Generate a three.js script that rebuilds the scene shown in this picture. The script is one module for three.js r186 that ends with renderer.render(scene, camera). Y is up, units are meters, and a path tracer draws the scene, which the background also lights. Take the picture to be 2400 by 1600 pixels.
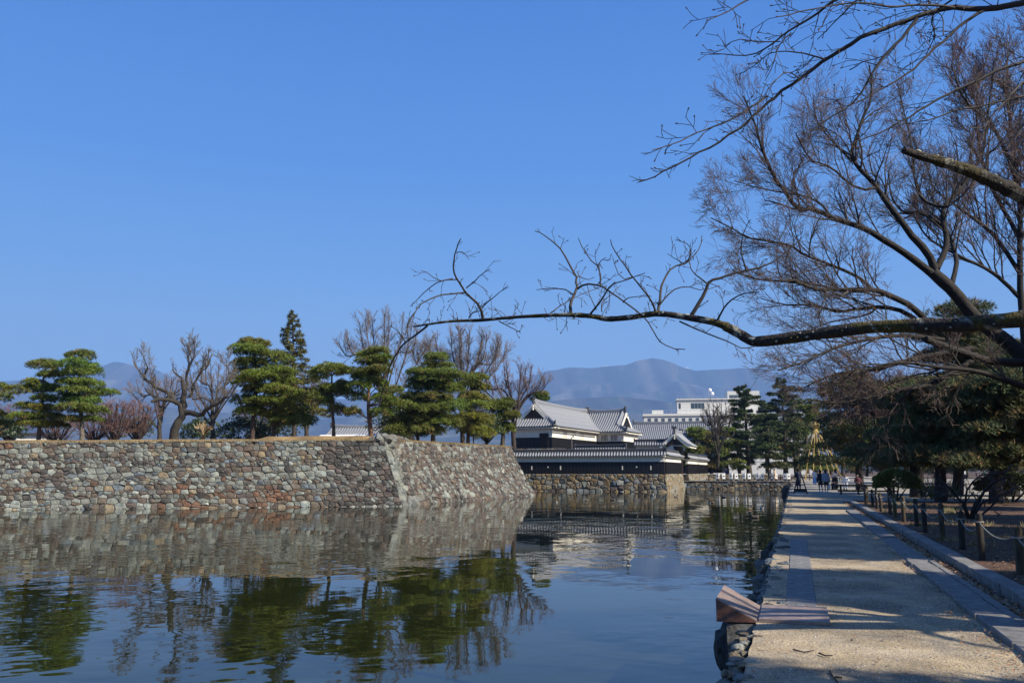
import * as THREE from 'three';
import { mergeGeometries } from 'three/addons/utils/BufferGeometryUtils.js';
import { MarchingCubes } from 'three/addons/objects/MarchingCubes.js';

// value noise
const hash = (x, y, z) => { let h = Math.imul(x, 374761393) + Math.imul(y, 668265263) + Math.imul(z, 2147483647 - 1013) | 0; h = Math.imul(h ^ h >>> 13, 1274126177); return ((h ^ h >>> 16) >>> 0) / 4294967296; };
const sm = (t) => t * t * (3 - 2 * t);
function vn(x, y, per, seed) { // periodic 2-d value noise
  const ix = Math.floor(x), iy = Math.floor(y), fx = sm(x - ix), fy = sm(y - iy), m = (a) => ((a % per) + per) % per;
  const a = hash(m(ix), m(iy), seed), b = hash(m(ix + 1), m(iy), seed), c = hash(m(ix), m(iy + 1), seed), d = hash(m(ix + 1), m(iy + 1), seed);
  return a + (b - a) * fx + (c - a) * fy + (a - b - c + d) * fx * fy;
}
function fbm(u, v, base, oct, seed) { let s = 0, a = .5, f = base, n = 0; for (let i = 0; i < oct; i++) { s += a * vn(u * f, v * f, f, seed + i); n += a; a *= .55; f *= 2; } return s / n; }
const clamp = (x, a = 0, b = 1) => Math.min(b, Math.max(a, x));
const lerp = (a, b, t) => a + (b - a) * t;
const ss = (a, b, x) => sm(clamp((x - a) / (b - a)));
// ---------- camera, sky, sun, exposure ----------
const scene = new THREE.Scene();
const FOC = 2000, HOR = 1102, PITCH = Math.atan((HOR - 800) / FOC), EYE = 2.4;      // photograph pixels: 2400 x 1600
const camera = new THREE.PerspectiveCamera(2 * Math.atan(800 / FOC) * 180 / Math.PI, 1.5, 0.1, 60000);
camera.position.set(0, EYE, 0);
camera.rotation.set(PITCH, 0, 0);
const SUN_AZ = 122 * Math.PI / 180, SUN_EL = 38 * Math.PI / 180;                    // clockwise from the view direction
const sunDir = new THREE.Vector3(Math.sin(SUN_AZ) * Math.cos(SUN_EL), Math.sin(SUN_EL), -Math.cos(SUN_AZ) * Math.cos(SUN_EL));
const sun = new THREE.DirectionalLight(new THREE.Color(1, 0.92, 0.79), 5);
sun.name = 'sun'; sun.position.copy(sunDir).multiplyScalar(200); sun.castShadow = true; sun.shadow.radius = 1.2;
sun.shadow.mapSize.set(4096, 4096);
Object.assign(sun.shadow.camera, { left: -140, right: 140, top: 140, bottom: -140, near: 1, far: 600 });
scene.add(sun, sun.target);
{ // clear spring sky: colour follows height above the horizon, a little brighter round the sun
  const w = 512, h = 256, data = new Float32Array(w * h * 4);
  const stops = [[0, .265, .370, .48], [.06, .232, .342, .472], [.13, .158, .280, .458], [.22, .092, .220, .462], [.34, .053, .168, .44], [.5, .034, .124, .38], [.75, .022, .088, .30], [1, .017, .07, .25]];
  for (let j = 0; j < h; j++) for (let i = 0; i < w; i++) {
    const el = ((j + .5) / h - .5) * Math.PI, az = ((i + .5) / w - .5) * 2 * Math.PI, y = Math.sin(el);
    const x = Math.cos(az) * Math.cos(el), z = Math.sin(az) * Math.cos(el);
    const a = Math.max(0, y); let k = 0; while (k < stops.length - 2 && a > stops[k + 1][0]) k++;
    const f = Math.min(1, (a - stops[k][0]) / (stops[k + 1][0] - stops[k][0]));
    const cs = Math.max(0, x * sunDir.x + y * sunDir.y + z * sunDir.z), glow = .2 * Math.pow(cs, 8) + .4 * Math.pow(cs, 60);
    const o = (j * w + i) * 4, wisp = 1 + .07 * ss(.52, .75, fbm(i / w, (j / h) * 2.5 % 1, 9, 4, 3)) * ss(.32, .08, y);
    for (let c = 0; c < 3; c++) data[o + c] = (y < 0 ? [.16, .175, .19][c] * Math.min(1, -y * 8) + stops[0][c + 1] * (1 - Math.min(1, -y * 8)) : stops[k][c + 1] + (stops[k + 1][c + 1] - stops[k][c + 1]) * f) * wisp + glow * [1, .95, .85][c];
    data[o + 3] = 1;
  }
  const t = new THREE.DataTexture(data, w, h, THREE.RGBAFormat, THREE.FloatType);
  t.mapping = THREE.EquirectangularReflectionMapping; t.magFilter = THREE.LinearFilter; t.needsUpdate = true;
  scene.background = t; scene.environment = t;
}
scene.fog = new THREE.FogExp2(new THREE.Color(.28, .52, 1), 0.00011);
const renderer = new THREE.WebGLRenderer({ antialias: true });
renderer.toneMapping = THREE.LinearToneMapping; renderer.toneMappingExposure = 1.8;
renderer.shadowMap.enabled = true; renderer.shadowMap.type = THREE.PCFSoftShadowMap;

// ---------- helpers ----------
const V = (x, y, z) => new THREE.Vector3(x, y, z);
const mul = (s) => () => { s |= 0; s = s + 0x6D2B79F5 | 0; let t = Math.imul(s ^ s >>> 15, 1 | s); t = t + Math.imul(t ^ t >>> 7, 61 | t) ^ t; return ((t ^ t >>> 14) >>> 0) / 4294967296; };
const rnd = (R, a, b) => a + (b - a) * R();
const cP = Math.cos(PITCH), sP = Math.sin(PITCH);
const ray = (px, py) => { const x = px - 1200, y = 800 - py; return V(x, y * cP + FOC * sP, -(FOC * cP - y * sP)); };
const P = (px, py, z) => { const d = ray(px, py); d.multiplyScalar(-z / d.z); d.y += EYE; return d; };       // world point at distance z in front
const G = (px, py, Y) => { const d = ray(px, py); d.multiplyScalar((Y - EYE) / d.y); d.y = Y; return d; };    // world point on the level Y
const PXM = (z) => z / FOC;                                                                               // metres per photograph pixel at z
const AZ = Math.atan2(663, FOC * cP - (800 - HOR) * sP), DX = Math.sin(AZ), DZ = -Math.cos(AZ), RX = Math.cos(AZ), RZ = Math.sin(AZ);
const W = (u, v, y) => V(u * DX + v * RX, y, u * DZ + v * RZ);                                               // path frame: u along the path, v to its right
function tex(n, fn, srgb = true) { // fn(u, v) -> [r, g, b] in 0..1
  const d = new Uint8Array(n * n * 4);
  for (let j = 0; j < n; j++) for (let i = 0; i < n; i++) { const c = fn((i + .5) / n, (j + .5) / n), o = (j * n + i) * 4; for (let k = 0; k < 3; k++) d[o + k] = 255 * clamp(c[k] ?? c[0]); d[o + 3] = 255; }
  const t = new THREE.DataTexture(d, n, n, THREE.RGBAFormat); t.wrapS = t.wrapT = THREE.RepeatWrapping; t.magFilter = THREE.LinearFilter; t.minFilter = THREE.LinearMipmapLinearFilter;
  if (srgb) t.colorSpace = THREE.SRGBColorSpace; t.needsUpdate = true; return t;
}
const rep = (t, s) => { const c = t.clone(); c.repeat.set(s, s); c.needsUpdate = true; return c; };

class GB { // geometry builder
  constructor() { this.p = []; this.n = []; this.c = []; this.uv = []; this.i = []; }
  get v() { return this.p.length / 3; }
  vert(x, y, z, nx, ny, nz, c, u, v) { this.p.push(x, y, z); this.n.push(nx, ny, nz); this.c.push(c[0], c[1], c[2]); this.uv.push(u, v); }
  tri(a, b, c, col = WHITE, uva, uvb, uvc) {
    const ux = b.x - a.x, uy = b.y - a.y, uz = b.z - a.z, vx = c.x - a.x, vy = c.y - a.y, vz = c.z - a.z;
    let nx = uy * vz - uz * vy, ny = uz * vx - ux * vz, nz = ux * vy - uy * vx; const l = Math.hypot(nx, ny, nz) || 1; nx /= l; ny /= l; nz /= l;
    const o = this.v, t = (q, w) => w ?? (Math.abs(ny) > .7 ? [q.x, q.z] : Math.abs(nx) > Math.abs(nz) ? [q.z, q.y] : [q.x, q.y]);
    for (const [q, w] of [[a, uva], [b, uvb], [c, uvc]]) { const e = t(q, w); this.vert(q.x, q.y, q.z, nx, ny, nz, col, e[0], e[1]); }
    this.i.push(o, o + 1, o + 2);
  }
  quad(a, b, c, d, col, uv) { this.tri(a, b, c, col, uv?.[0], uv?.[1], uv?.[2]); this.tri(a, c, d, col, uv?.[0], uv?.[2], uv?.[3]); }
  box(x0, x1, y0, y1, z0, z1, col = WHITE) {
    const q = (i) => V(i & 1 ? x1 : x0, i & 2 ? y1 : y0, i & 4 ? z1 : z0);
    for (const [a, b, c, d] of [[4, 5, 7, 6], [1, 0, 2, 3], [5, 1, 3, 7], [0, 4, 6, 2], [6, 7, 3, 2], [0, 1, 5, 4]]) this.quad(q(a), q(b), q(c), q(d), col);
    return this;
  }
  bar(a, b, w, h, col = WHITE) { // square bar from a to b
    const t = b.clone().sub(a).normalize(), s = Math.abs(t.y) > .95 ? V(1, 0, 0) : V(0, 1, 0), r = t.clone().cross(s).normalize().multiplyScalar(w / 2), u = r.clone().cross(t).normalize().multiplyScalar(h / 2);
    const q = (e, i, j) => e.clone().addScaledVector(r, i).addScaledVector(u, j);
    const A = [q(a, -1, -1), q(a, 1, -1), q(a, 1, 1), q(a, -1, 1)], B = [q(b, -1, -1), q(b, 1, -1), q(b, 1, 1), q(b, -1, 1)];
    for (let k = 0; k < 4; k++) this.quad(A[k], A[(k + 1) % 4], B[(k + 1) % 4], B[k], col);
    this.quad(A[3], A[2], A[1], A[0], col); this.quad(B[0], B[1], B[2], B[3], col);
    return this;
  }
  tube(pts, rad, sides, col = WHITE, col2 = null, cap = false, bump = null) { // smooth tapered tube through pts
    const n = pts.length; let tx = pts[1].x - pts[0].x, ty = pts[1].y - pts[0].y, tz = pts[1].z - pts[0].z;
    let ax = Math.abs(ty) > .9 * Math.hypot(tx, ty, tz) ? V(1, 0, 0) : V(0, 1, 0), t = V(tx, ty, tz).normalize(), r = ax.cross(t).normalize(), len = 0; const o = this.v, u = V(0, 0, 0);
    for (let k = 0; k < n; k++) {
      const a = pts[Math.max(0, k - 1)], b = pts[Math.min(n - 1, k + 1)];
      t.subVectors(b, a).normalize(); r.addScaledVector(t, -r.dot(t)).normalize(); u.crossVectors(t, r);
      if (k) len += pts[k].distanceTo(pts[k - 1]);
      const c = col2 ? [0, 1, 2].map((e) => lerp(col[e], col2[e], k / (n - 1))) : col;
      for (let s = 0; s <= (sides > 4 ? sides : sides - 1); s++) {
        const g = s / sides * 2 * Math.PI, x = Math.cos(g), y = Math.sin(g), q = rad[k] * (bump ? bump(s % sides, k) : 1);
        const nx = r.x * x + u.x * y, ny = r.y * x + u.y * y, nz = r.z * x + u.z * y;
        this.vert(pts[k].x + nx * q, pts[k].y + ny * q, pts[k].z + nz * q, nx, ny, nz, c, s / sides * 6.28 * Math.max(.02, rad[0]), len);
      }
    }
    const m = sides > 4 ? sides + 1 : sides;
    for (let k = 0; k < n - 1; k++) for (let s = 0; s < sides; s++) { const a = o + k * m + s, b = o + k * m + (sides > 4 ? s + 1 : (s + 1) % sides), c = a + m, d = b + m; this.i.push(a, b, d, a, d, c); }
    if (cap) for (const k of [0, n - 1]) { const q = this.v, sg = k ? 1 : -1; this.vert(pts[k].x, pts[k].y, pts[k].z, t.x * sg, t.y * sg, t.z * sg, col, 0, 0); for (let s = 0; s < sides; s++) { const a = o + k * m + s, b = o + k * m + (sides > 4 ? s + 1 : (s + 1) % sides); k ? this.i.push(q, a, b) : this.i.push(q, b, a); } }
    return this;
  }
  add(g, col) { // append a three geometry
    const o = this.v, a = g.attributes; for (let k = 0; k < a.position.count; k++) this.vert(a.position.getX(k), a.position.getY(k), a.position.getZ(k), a.normal.getX(k), a.normal.getY(k), a.normal.getZ(k), col ?? WHITE, a.uv ? a.uv.getX(k) : 0, a.uv ? a.uv.getY(k) : 0);
    if (g.index) for (let k = 0; k < g.index.count; k++) this.i.push(o + g.index.getX(k)); else for (let k = 0; k < a.position.count; k++) this.i.push(o + k);
    return this;
  }
  geo(off) {
    const g = new THREE.BufferGeometry(), p = new Float32Array(this.p);
    if (off) for (let k = 0; k < p.length; k += 3) { p[k] -= off.x; p[k + 1] -= off.y; p[k + 2] -= off.z; }
    g.setAttribute('position', new THREE.BufferAttribute(p, 3)); g.setAttribute('normal', new THREE.BufferAttribute(new Float32Array(this.n), 3));
    g.setAttribute('color', new THREE.BufferAttribute(new Float32Array(this.c), 3)); g.setAttribute('uv', new THREE.BufferAttribute(new Float32Array(this.uv), 2));
    g.setIndex(this.i); return g;
  }
}
const WHITE = [1, 1, 1];
const taken = new Map();
function numbered(n) { const k = taken.get(n) ?? 0; taken.set(n, k + 1); return k ? n + '_' + String(k).padStart(3, '0') : n; }
function sh(o) { o.traverse((m) => { if (m.isMesh) { m.castShadow = true; m.receiveShadow = true; } }); return o; }
function thing(name, label, category, pos = V(0, 0, 0), turn = 0, group) {
  const o = new THREE.Group(); o.name = numbered(name); o.position.copy(pos); o.rotation.y = turn; o.userData = { label, category }; if (group) o.userData.group = group; scene.add(o); return o;
}
function structure(name, g, m) { const o = new THREE.Mesh(g, m); o.name = name; o.userData.kind = 'structure'; scene.add(o); return sh(o); }
function part(name, g, m, parent, kind) { if (g instanceof GB) g = g.geo(); const o = new THREE.Mesh(g, m); o.name = name; o.castShadow = o.receiveShadow = true; if (kind) o.userData.kind = kind; parent.add(o); return o; }
const mat = (o) => new THREE.MeshStandardMaterial({ roughness: .9, metalness: 0, ...o });
const rgb = (r, g, b) => new THREE.Color().setRGB(r, g, b);

// ---------- textures ----------
const T = {};
T.rock = tex(512, (u, v) => { const a = fbm(u, v, 6, 6, 3), b = fbm(u, v, 24, 4, 31), c = fbm(u, v, 5, 4, 77), l = ss(.56, .7, fbm(u, v, 12, 5, 91)); const k = .38 + .5 * a + .35 * (b - .5); return [lerp(k + .08 * (c - .5), .82, l * .35), lerp(k, .84, l * .35), lerp(k - .08 * (c - .5), .8, l * .35)]; });
T.rockB = tex(512, (u, v) => [.5 * fbm(u, v, 6, 5, 11) + .5 * fbm(u, v, 24, 5, 13)], false);
T.sand = tex(1024, (u, v) => { const a = fbm(u, v, 4, 5, 5), g = fbm(u, v, 128, 2, 9), s = vn(u * 256, v * 256, 256, 4), s2 = vn(u * 180, v * 180, 180, 14); let k = .61 + .40 * (a - .5) + .30 * (g - .5); if (s > .93) k *= .55; if (s2 > .95) k *= 1.28; const w = .5 + (fbm(u, v, 6, 4, 21) - .5); return [k * (1 + .05 * (w - .5)), k * .955, k * (.86 - .10 * (w - .5))]; });
T.sandB = tex(1024, (u, v) => [.6 * fbm(u, v, 96, 3, 9) + .25 * vn(u * 256, v * 256, 256, 4) + .3 * fbm(u, v, 10, 3, 5)], false);
T.soil = tex(1024, (u, v) => { const a = fbm(u, v, 5, 6, 41), g = fbm(u, v, 90, 3, 49), n = ss(.55, .75, fbm(u, v, 40, 3, 44)); const k = .45 + .35 * (a - .5) + .4 * (g - .5); return [k * lerp(1, 1.18, n), k * lerp(.82, .78, n), k * lerp(.64, .52, n)]; });
T.bark = tex(512, (u, v) => { const a = fbm(u * 3 % 1, v, 8, 5, 61), s = Math.abs(fbm(u, v * .5, 16, 4, 63) - .5) * 2, l = ss(.6, .72, fbm(u, v, 10, 4, 67)); const k = .35 + .4 * a + .3 * s; return [lerp(k, .75, l * .4), lerp(k * .98, .76, l * .4), lerp(k * .95, .68, l * .4)]; });
T.barkB = tex(512, (u, v) => [Math.abs(fbm(u, v * .5, 16, 5, 63) - .5) * 2 * .7 + .3 * fbm(u, v, 30, 3, 65)], false);
T.grain = tex(512, (u, v) => [.72 + .35 * (fbm(u, v, 8, 6, 71) - .5) + .12 * (fbm(u, v, 90, 2, 73) - .5)]);
T.plaster = tex(512, (u, v) => { const a = fbm(u, v, 4, 6, 81), st = fbm(u, v * .15, 20, 4, 83); const k = .92 + .14 * (a - .5) + .12 * (st - .5); return [k, k * .99, k * .96]; });
T.wood = tex(512, (u, v) => { const a = fbm(u, v * .12, 32, 5, 87), b = fbm(u, v, 6, 4, 89); const k = .6 + .5 * (a - .5) + .35 * (b - .5); return [k, k * .97, k * .93]; });
T.forest = tex(512, (u, v) => { const a = fbm(u, v, 6, 6, 93), b = ss(.5, .62, fbm(u, v, 9, 5, 95)); const k = .55 + 1.15 * (a - .5); return [k * lerp(.9, .55, b), k * lerp(.86, .68, b), k * lerp(.78, .56, b)]; });

// ---------- materials ----------
const M = {};
const stoneTint = { // base colours of the stones
  greygreen: [.38, .385, .33], palegreen: [.50, .51, .44], grey: [.31, .295, .26], brown: [.27, .205, .15], mauve: [.225, .17, .14], dark: [.13, .115, .10], rust: [.31, .165, .10], tan: [.47, .36, .23], ochre: [.50, .345, .17], pale: [.56, .54, .47], slate: [.26, .29, .31] };
M.stone = {};
for (const [k, c] of Object.entries(stoneTint)) M.stone[k] = mat({ color: rgb(c[0] * 1.0, c[1] * 1.03, c[2] * 1.03), map: T.rock, bumpMap: T.rockB, bumpScale: .02, roughness: .92 });
M.core = mat({ color: rgb(.13, .115, .10), map: T.grain });
M.sand = mat({ color: rgb(.92, .81, .65), map: T.sand, bumpMap: T.sandB, bumpScale: .012, roughness: .98 });
M.plaza = mat({ color: rgb(.74, .74, .74), map: T.sand, roughness: .98 });
M.soil = mat({ color: rgb(.46, .38, .31), map: T.soil, bumpMap: T.sandB, bumpScale: .02, roughness: 1 });
M.earth = mat({ color: rgb(.42, .38, .3), map: T.soil, roughness: 1 });
M.lawn = mat({ color: rgb(.8, .58, .3), map: rep(T.sand, .5), roughness: 1 });
M.granite = mat({ color: rgb(.35, .335, .31), map: T.grain, bumpMap: T.rockB, bumpScale: .006, roughness: .9 });
M.slab = mat({ color: rgb(.35, .345, .325), map: T.grain, bumpMap: T.rockB, bumpScale: .004, roughness: .85 });
M.concrete = mat({ color: rgb(.46, .43, .36), map: T.rock, bumpMap: T.rockB, bumpScale: .012 });
M.rustplate = mat({ color: rgb(.33, .14, .09), map: rep(T.rock, 2.2), roughness: .62 });
M.plate = mat({ color: rgb(.50, .37, .30), map: rep(T.grain, 2), roughness: .5 });
M.bark = mat({ vertexColors: true, map: T.bark, bumpMap: T.barkB, bumpScale: .02 });
M.limb = mat({ vertexColors: true, map: rep(T.bark, 3.2), bumpMap: rep(T.barkB, 3.2), bumpScale: .03 });
M.twig = mat({ vertexColors: true, roughness: .85 });
M.needle = mat({ vertexColors: true, roughness: .75, side: THREE.DoubleSide });
M.leaf = mat({ vertexColors: true, roughness: .5, side: THREE.DoubleSide });
M.paint = mat({ vertexColors: true, roughness: .85 });
M.white = mat({ color: rgb(.92, .89, .80), map: T.plaster });
M.blackboard = mat({ color: rgb(.022, .022, .026), map: T.wood, roughness: .5 });
M.tile = mat({ color: rgb(.44, .455, .48), map: T.grain, roughness: .55 });
M.tiledark = mat({ color: rgb(.085, .09, .10), map: T.grain, roughness: .7 });
M.darkwood = mat({ color: rgb(.10, .055, .035), map: T.wood, roughness: .7 });
M.post = mat({ color: rgb(.22, .17, .10), map: T.wood, bumpMap: T.barkB, bumpScale: .006 });
M.postmoss = mat({ color: rgb(.26, .25, .09), map: T.wood, bumpMap: T.barkB, bumpScale: .006 });
M.postdark = mat({ color: rgb(.10, .085, .065), map: T.wood, bumpMap: T.barkB, bumpScale: .006 });
M.rope = mat({ color: rgb(.24, .225, .19) });
M.straw = mat({ color: rgb(.85, .6, .2), map: T.grain });
M.office = mat({ color: rgb(.80, .80, .78), map: T.plaster });
M.glass = mat({ color: rgb(.05, .07, .09), roughness: .08, metalness: 0 });
M.metal = mat({ color: rgb(.6, .62, .64), roughness: .4, metalness: .7 });
M.skin = mat({ color: rgb(.50, .32, .23), roughness: .6 });
M.lamp = mat({ color: rgb(.84, .84, .80), roughness: .6 });
M.black = mat({ color: rgb(.012, .012, .014), roughness: .6 });
// ---------- mountains ----------
const CR = (pts) => new THREE.CatmullRomCurve3(pts, false, 'centripetal');
function ridge(name, prof, z, deep, seed, color, snow) {
  const n = 300, m = 34, p = [], uv = [], idx = [], col = [], x0 = prof[0][0], x1 = prof[prof.length - 1][0];
  const at = (px) => { let k = 0; while (k < prof.length - 2 && px > prof[k + 1][0]) k++; const f = (px - prof[k][0]) / (prof[k + 1][0] - prof[k][0]); return lerp(prof[k][1], prof[k + 1][1], sm(f) * .5 + f * .5); };
  for (let j = 0; j <= m; j++) for (let i = 0; i <= n; i++) {
    const px = lerp(x0, x1, i / n), top = P(px, at(px), z), t = j / m;                            // t = 0 crest, 1 foot
    const sp = Math.abs(fbm(i / n, t * .35 + .1, 30, 5, seed) - .5) * 2, dh = 1 - Math.pow(t, .8);
    const x = top.x + (fbm(i / n, t, 14, 3, seed + 5) - .5) * deep * .06 * t, zz = -z + deep * t + (sp - .4) * deep * .28 * t, y = top.y * dh * (1 - .62 * sp * Math.sin(Math.PI * Math.min(1, t * 1.1))) + 1 + (j ? 0 : (fbm(i / n, .3, 90, 3, seed + 9) - .5) * top.y * .022);
    p.push(x, Math.max(j === m ? -30 : -20, y), zz); uv.push(x / 900, (zz + y * 2) / 900);
    const s = snow ? ss(.5, .62, fbm(i / n, t * .5, 40, 4, seed + 3)) * ss(.35, .0, t) : 0; col.push(lerp(1, 5, s), lerp(1, 6, s), lerp(1, 7.5, s));
    if (i < n && j < m) { const a = j * (n + 1) + i; idx.push(a, a + n + 1, a + 1, a + 1, a + n + 1, a + n + 2); }
  }
  const g = new THREE.BufferGeometry(); g.setAttribute('position', new THREE.Float32BufferAttribute(p, 3)); g.setAttribute('uv', new THREE.Float32BufferAttribute(uv, 2)); g.setAttribute('color', new THREE.Float32BufferAttribute(col, 3)); g.setIndex(idx); g.computeVertexNormals();
  structure(name, g, mat({ color: color, map: T.forest, vertexColors: true, roughness: 1, side: THREE.DoubleSide }));
}
ridge('mountain_range', [[-700, 930], [-200, 905], [0, 893], [120, 889], [200, 872], [232, 859], [262, 850], [300, 852], [350, 864], [420, 888], [500, 912], [600, 925], [800, 935], [1000, 925], [1150, 905], [1260, 877], [1283, 869], [1340, 860], [1397, 862], [1466, 856], [1497, 846], [1528, 838.5], [1550, 841], [1574, 848], [1600, 861], [1627, 869], [1685, 865], [1742, 863], [1790, 865], [1838, 876], [1880, 905], [1960, 930], [2200, 945], [2600, 935], [3100, 950]], 9000, 4300, 12, rgb(.20, .20, .18));
ridge('snowy_range', [[1180, 950], [1300, 905], [1380, 875], [1418, 855], [1450, 870], [1560, 880], [1612, 861], [1640, 873], [1700, 900], [1800, 905], [1860, 884], [1889, 866], [1915, 862], [1950, 871], [2000, 890], [2200, 930]], 10500, 1400, 22, rgb(.22, .22, .21), true);
ridge('foothills', [[-700, 985], [-200, 960], [0, 945], [150, 935], [330, 950], [500, 965], [700, 985], [900, 975], [1100, 965], [1230, 950], [1330, 935], [1450, 930], [1600, 945], [1750, 940], [1900, 960], [2200, 975], [2600, 970], [3100, 985]], 6200, 2800, 37, rgb(.15, .16, .12));

// ---------- ground and water ----------
const moat = [W(-34, -.5, 0), W(116.6, -.5, 0), W(115.2, -14.6, 0), W(98.6, -14.6, 0), W(98.6, -33, 0), V(-3, 0, -97), V(1.3, 0, -84.2), V(-8.4, 0, -59.8), V(-31.3, 0, -54.2), V(-75, 0, -44), V(-75, 0, 40)].map((q) => new THREE.Vector2(q.x, -q.z));
{
  const far = new THREE.Shape([[-14000, -2500], [14000, -2500], [14000, 13000], [-14000, 13000]].map((q) => new THREE.Vector2(...q)));
  far.holes.push(new THREE.Path(moat.slice().reverse()));
  const g = new THREE.ShapeGeometry(far); g.rotateX(-Math.PI / 2); g.translate(0, .74, 0); { const a = g.attributes.uv; for (let k = 0; k < a.count; k++) a.setXY(k, a.getX(k) / 4, a.getY(k) / 4); }
  structure('ground', g, M.earth);
  const bed = new GB(); bed.quad(V(-90, -1.2, 60), V(90, -1.2, 60), V(90, -1.2, -130), V(-90, -1.2, -130)); structure('moat_bed', bed.geo(), M.earth);
}
function sheet(name, u0, u1, v0, v1, nu, nv, y, amp, m, uvs, edge) { // level ground in the path frame with small real relief
  const g = new THREE.BufferGeometry(), p = [], uv = [], idx = [];
  for (let j = 0; j <= nv; j++) for (let i = 0; i <= nu; i++) {
    const u = lerp(u0, u1, i / nu), v = lerp(v0, v1, j / nv) + (edge ? edge(u, j / nv) : 0), q = W(u, v, 0), h = amp * (fbm(u / 16, v / 16, 16, 4, 7) - .5) * 2;
    p.push(q.x, y + h, q.z); uv.push(u / uvs, v / uvs);
    if (i < nu && j < nv) { const a = j * (nu + 1) + i; idx.push(a, a + nu + 1, a + 1, a + 1, a + nu + 1, a + nu + 2); }
  }
  g.setAttribute('position', new THREE.Float32BufferAttribute(p, 3)); g.setAttribute('uv', new THREE.Float32BufferAttribute(uv, 2)); g.setIndex(idx.reverse()); g.computeVertexNormals();
  return structure(name, g, m);
}
sheet('gravel_path', -8, 58, -.46, 2.42, 330, 16, .8, .016, M.sand, 1.8, (u, t) => t === 0 ? .10 * (fbm(u / 8 + 20, .5, 32, 4, 3) - .5) : 0);
sheet('garden_bed', -14, 47.5, 2.72, 26, 120, 46, .9, .05, M.soil, 2.4);
sheet('plaza', 47.5, 190, -.46, 90, 40, 30, .79, .008, M.plaza, 2.6);
{ // moat water: real ripple normals computed from a sum of small wind waves
  const n = 1024, d = new Float32Array(n * n * 4), R = mul(5), waves = [];
  for (let k = 0; k < 70; k++) { const f = 5 + Math.floor(Math.pow(R(), 1.6) * 60), a = rnd(R, -1.25, 1.25) + .25, kx = Math.round(f * Math.sin(a)), ky = Math.round(f * Math.cos(a)); waves.push([kx, ky, R() * 6.28, 1 / Math.hypot(kx || 1, ky)]); }
  const C = new Float32Array(n), S = new Float32Array(n); for (let i = 0; i < n; i++) { C[i] = Math.cos(i / n * 2 * Math.PI); S[i] = Math.sin(i / n * 2 * Math.PI); }
  const sx = new Float32Array(n * n), sy = new Float32Array(n * n); let sum = 0;
  for (const [kx, ky, ph, am] of waves) { const cp = Math.cos(ph), sp = Math.sin(ph), amp = am * Math.hypot(kx, ky) ** .8; for (let j = 0; j < n; j++) for (let i = 0; i < n; i++) { const q = (((kx * i + ky * j) % n) + n) % n, s = C[q] * cp - S[q] * sp, h = Math.hypot(kx, ky); sx[j * n + i] += amp * s * kx / h; sy[j * n + i] += amp * s * ky / h; } }
  for (let k = 0; k < n * n; k++) sum += sx[k] * sx[k] + sy[k] * sy[k];
  const q = Math.sqrt(sum / (n * n));
  for (let j = 0; j < n; j++) for (let i = 0; i < n; i++) { const k = j * n + i, w = .35 + 1.3 * ss(.35, .7, fbm(i / n, j / n, 3, 3, 8)), x = sx[k] / q * w * .3, y = sy[k] / q * w * .3, l = Math.hypot(x, y, 1); d[k * 4] = .5 + .5 * x / l; d[k * 4 + 1] = .5 + .5 * y / l; d[k * 4 + 2] = .5 + .5 / l; d[k * 4 + 3] = 1; }
  const t = new THREE.DataTexture(d, n, n, THREE.RGBAFormat, THREE.FloatType); t.wrapS = t.wrapT = THREE.RepeatWrapping; t.magFilter = THREE.LinearFilter; t.needsUpdate = true;
  const g = new THREE.ShapeGeometry(new THREE.Shape([[-90, -60], [90, -60], [90, 125], [-90, 125]].map((e) => new THREE.Vector2(...e)))); g.rotateX(-Math.PI / 2);
  { const a = g.attributes.uv; for (let k = 0; k < a.count; k++) a.setXY(k, a.getX(k) / 13, a.getY(k) / 13); }
  const sw = tex(512, (u, v) => [fbm(u, v, 14, 4, 17)], false); sw.repeat.set(.31, .31);
  structure('water', g, new THREE.MeshPhysicalMaterial({ color: rgb(.012, .015, .004), roughness: .02, ior: 1.333, normalMap: t, normalScale: new THREE.Vector2(.021, .021), bumpMap: sw, bumpScale: .0018 }));
}

// ---------- stone walls ----------
function cells(w, h, seeds, ax) { // power-diagram cells of the seeds inside w x h; ax squeezes the horizontal
  const out = [];
  for (let i = 0; i < seeds.length; i++) {
    const a = seeds[i]; let poly = [[0, 0], [w, 0], [w, h], [0, h]];
    const near = []; for (let j = 0; j < seeds.length; j++) if (j !== i) { const dx = (seeds[j][0] - a[0]) / ax, dy = seeds[j][1] - a[1], d = dx * dx + dy * dy; if (d < 9) near.push([d, j]); }
    near.sort((x, y) => x[0] - y[0]);
    for (const [d, j] of near.slice(0, 26)) {
      const b = seeds[j], nx = (b[0] - a[0]) / ax, ny = b[1] - a[1], k = (d + a[2] * a[2] - b[2] * b[2]) / 2;            // keep (x-a).n <= k
      const f = (q) => (q[0] - a[0]) / ax * nx + (q[1] - a[1]) * ny - k, res = [];
      for (let e = 0; e < poly.length; e++) { const q = poly[e], r = poly[(e + 1) % poly.length], fq = f(q), fr = f(r); if (fq <= 0) res.push(q); if (fq * fr < 0) { const t = fq / (fq - fr); res.push([lerp(q[0], r[0], t), lerp(q[1], r[1], t)]); } }
      poly = res; if (poly.length < 3) break;
    }
    if (poly.length >= 3) out.push({ poly, seed: a });
  }
  return out;
}
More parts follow.
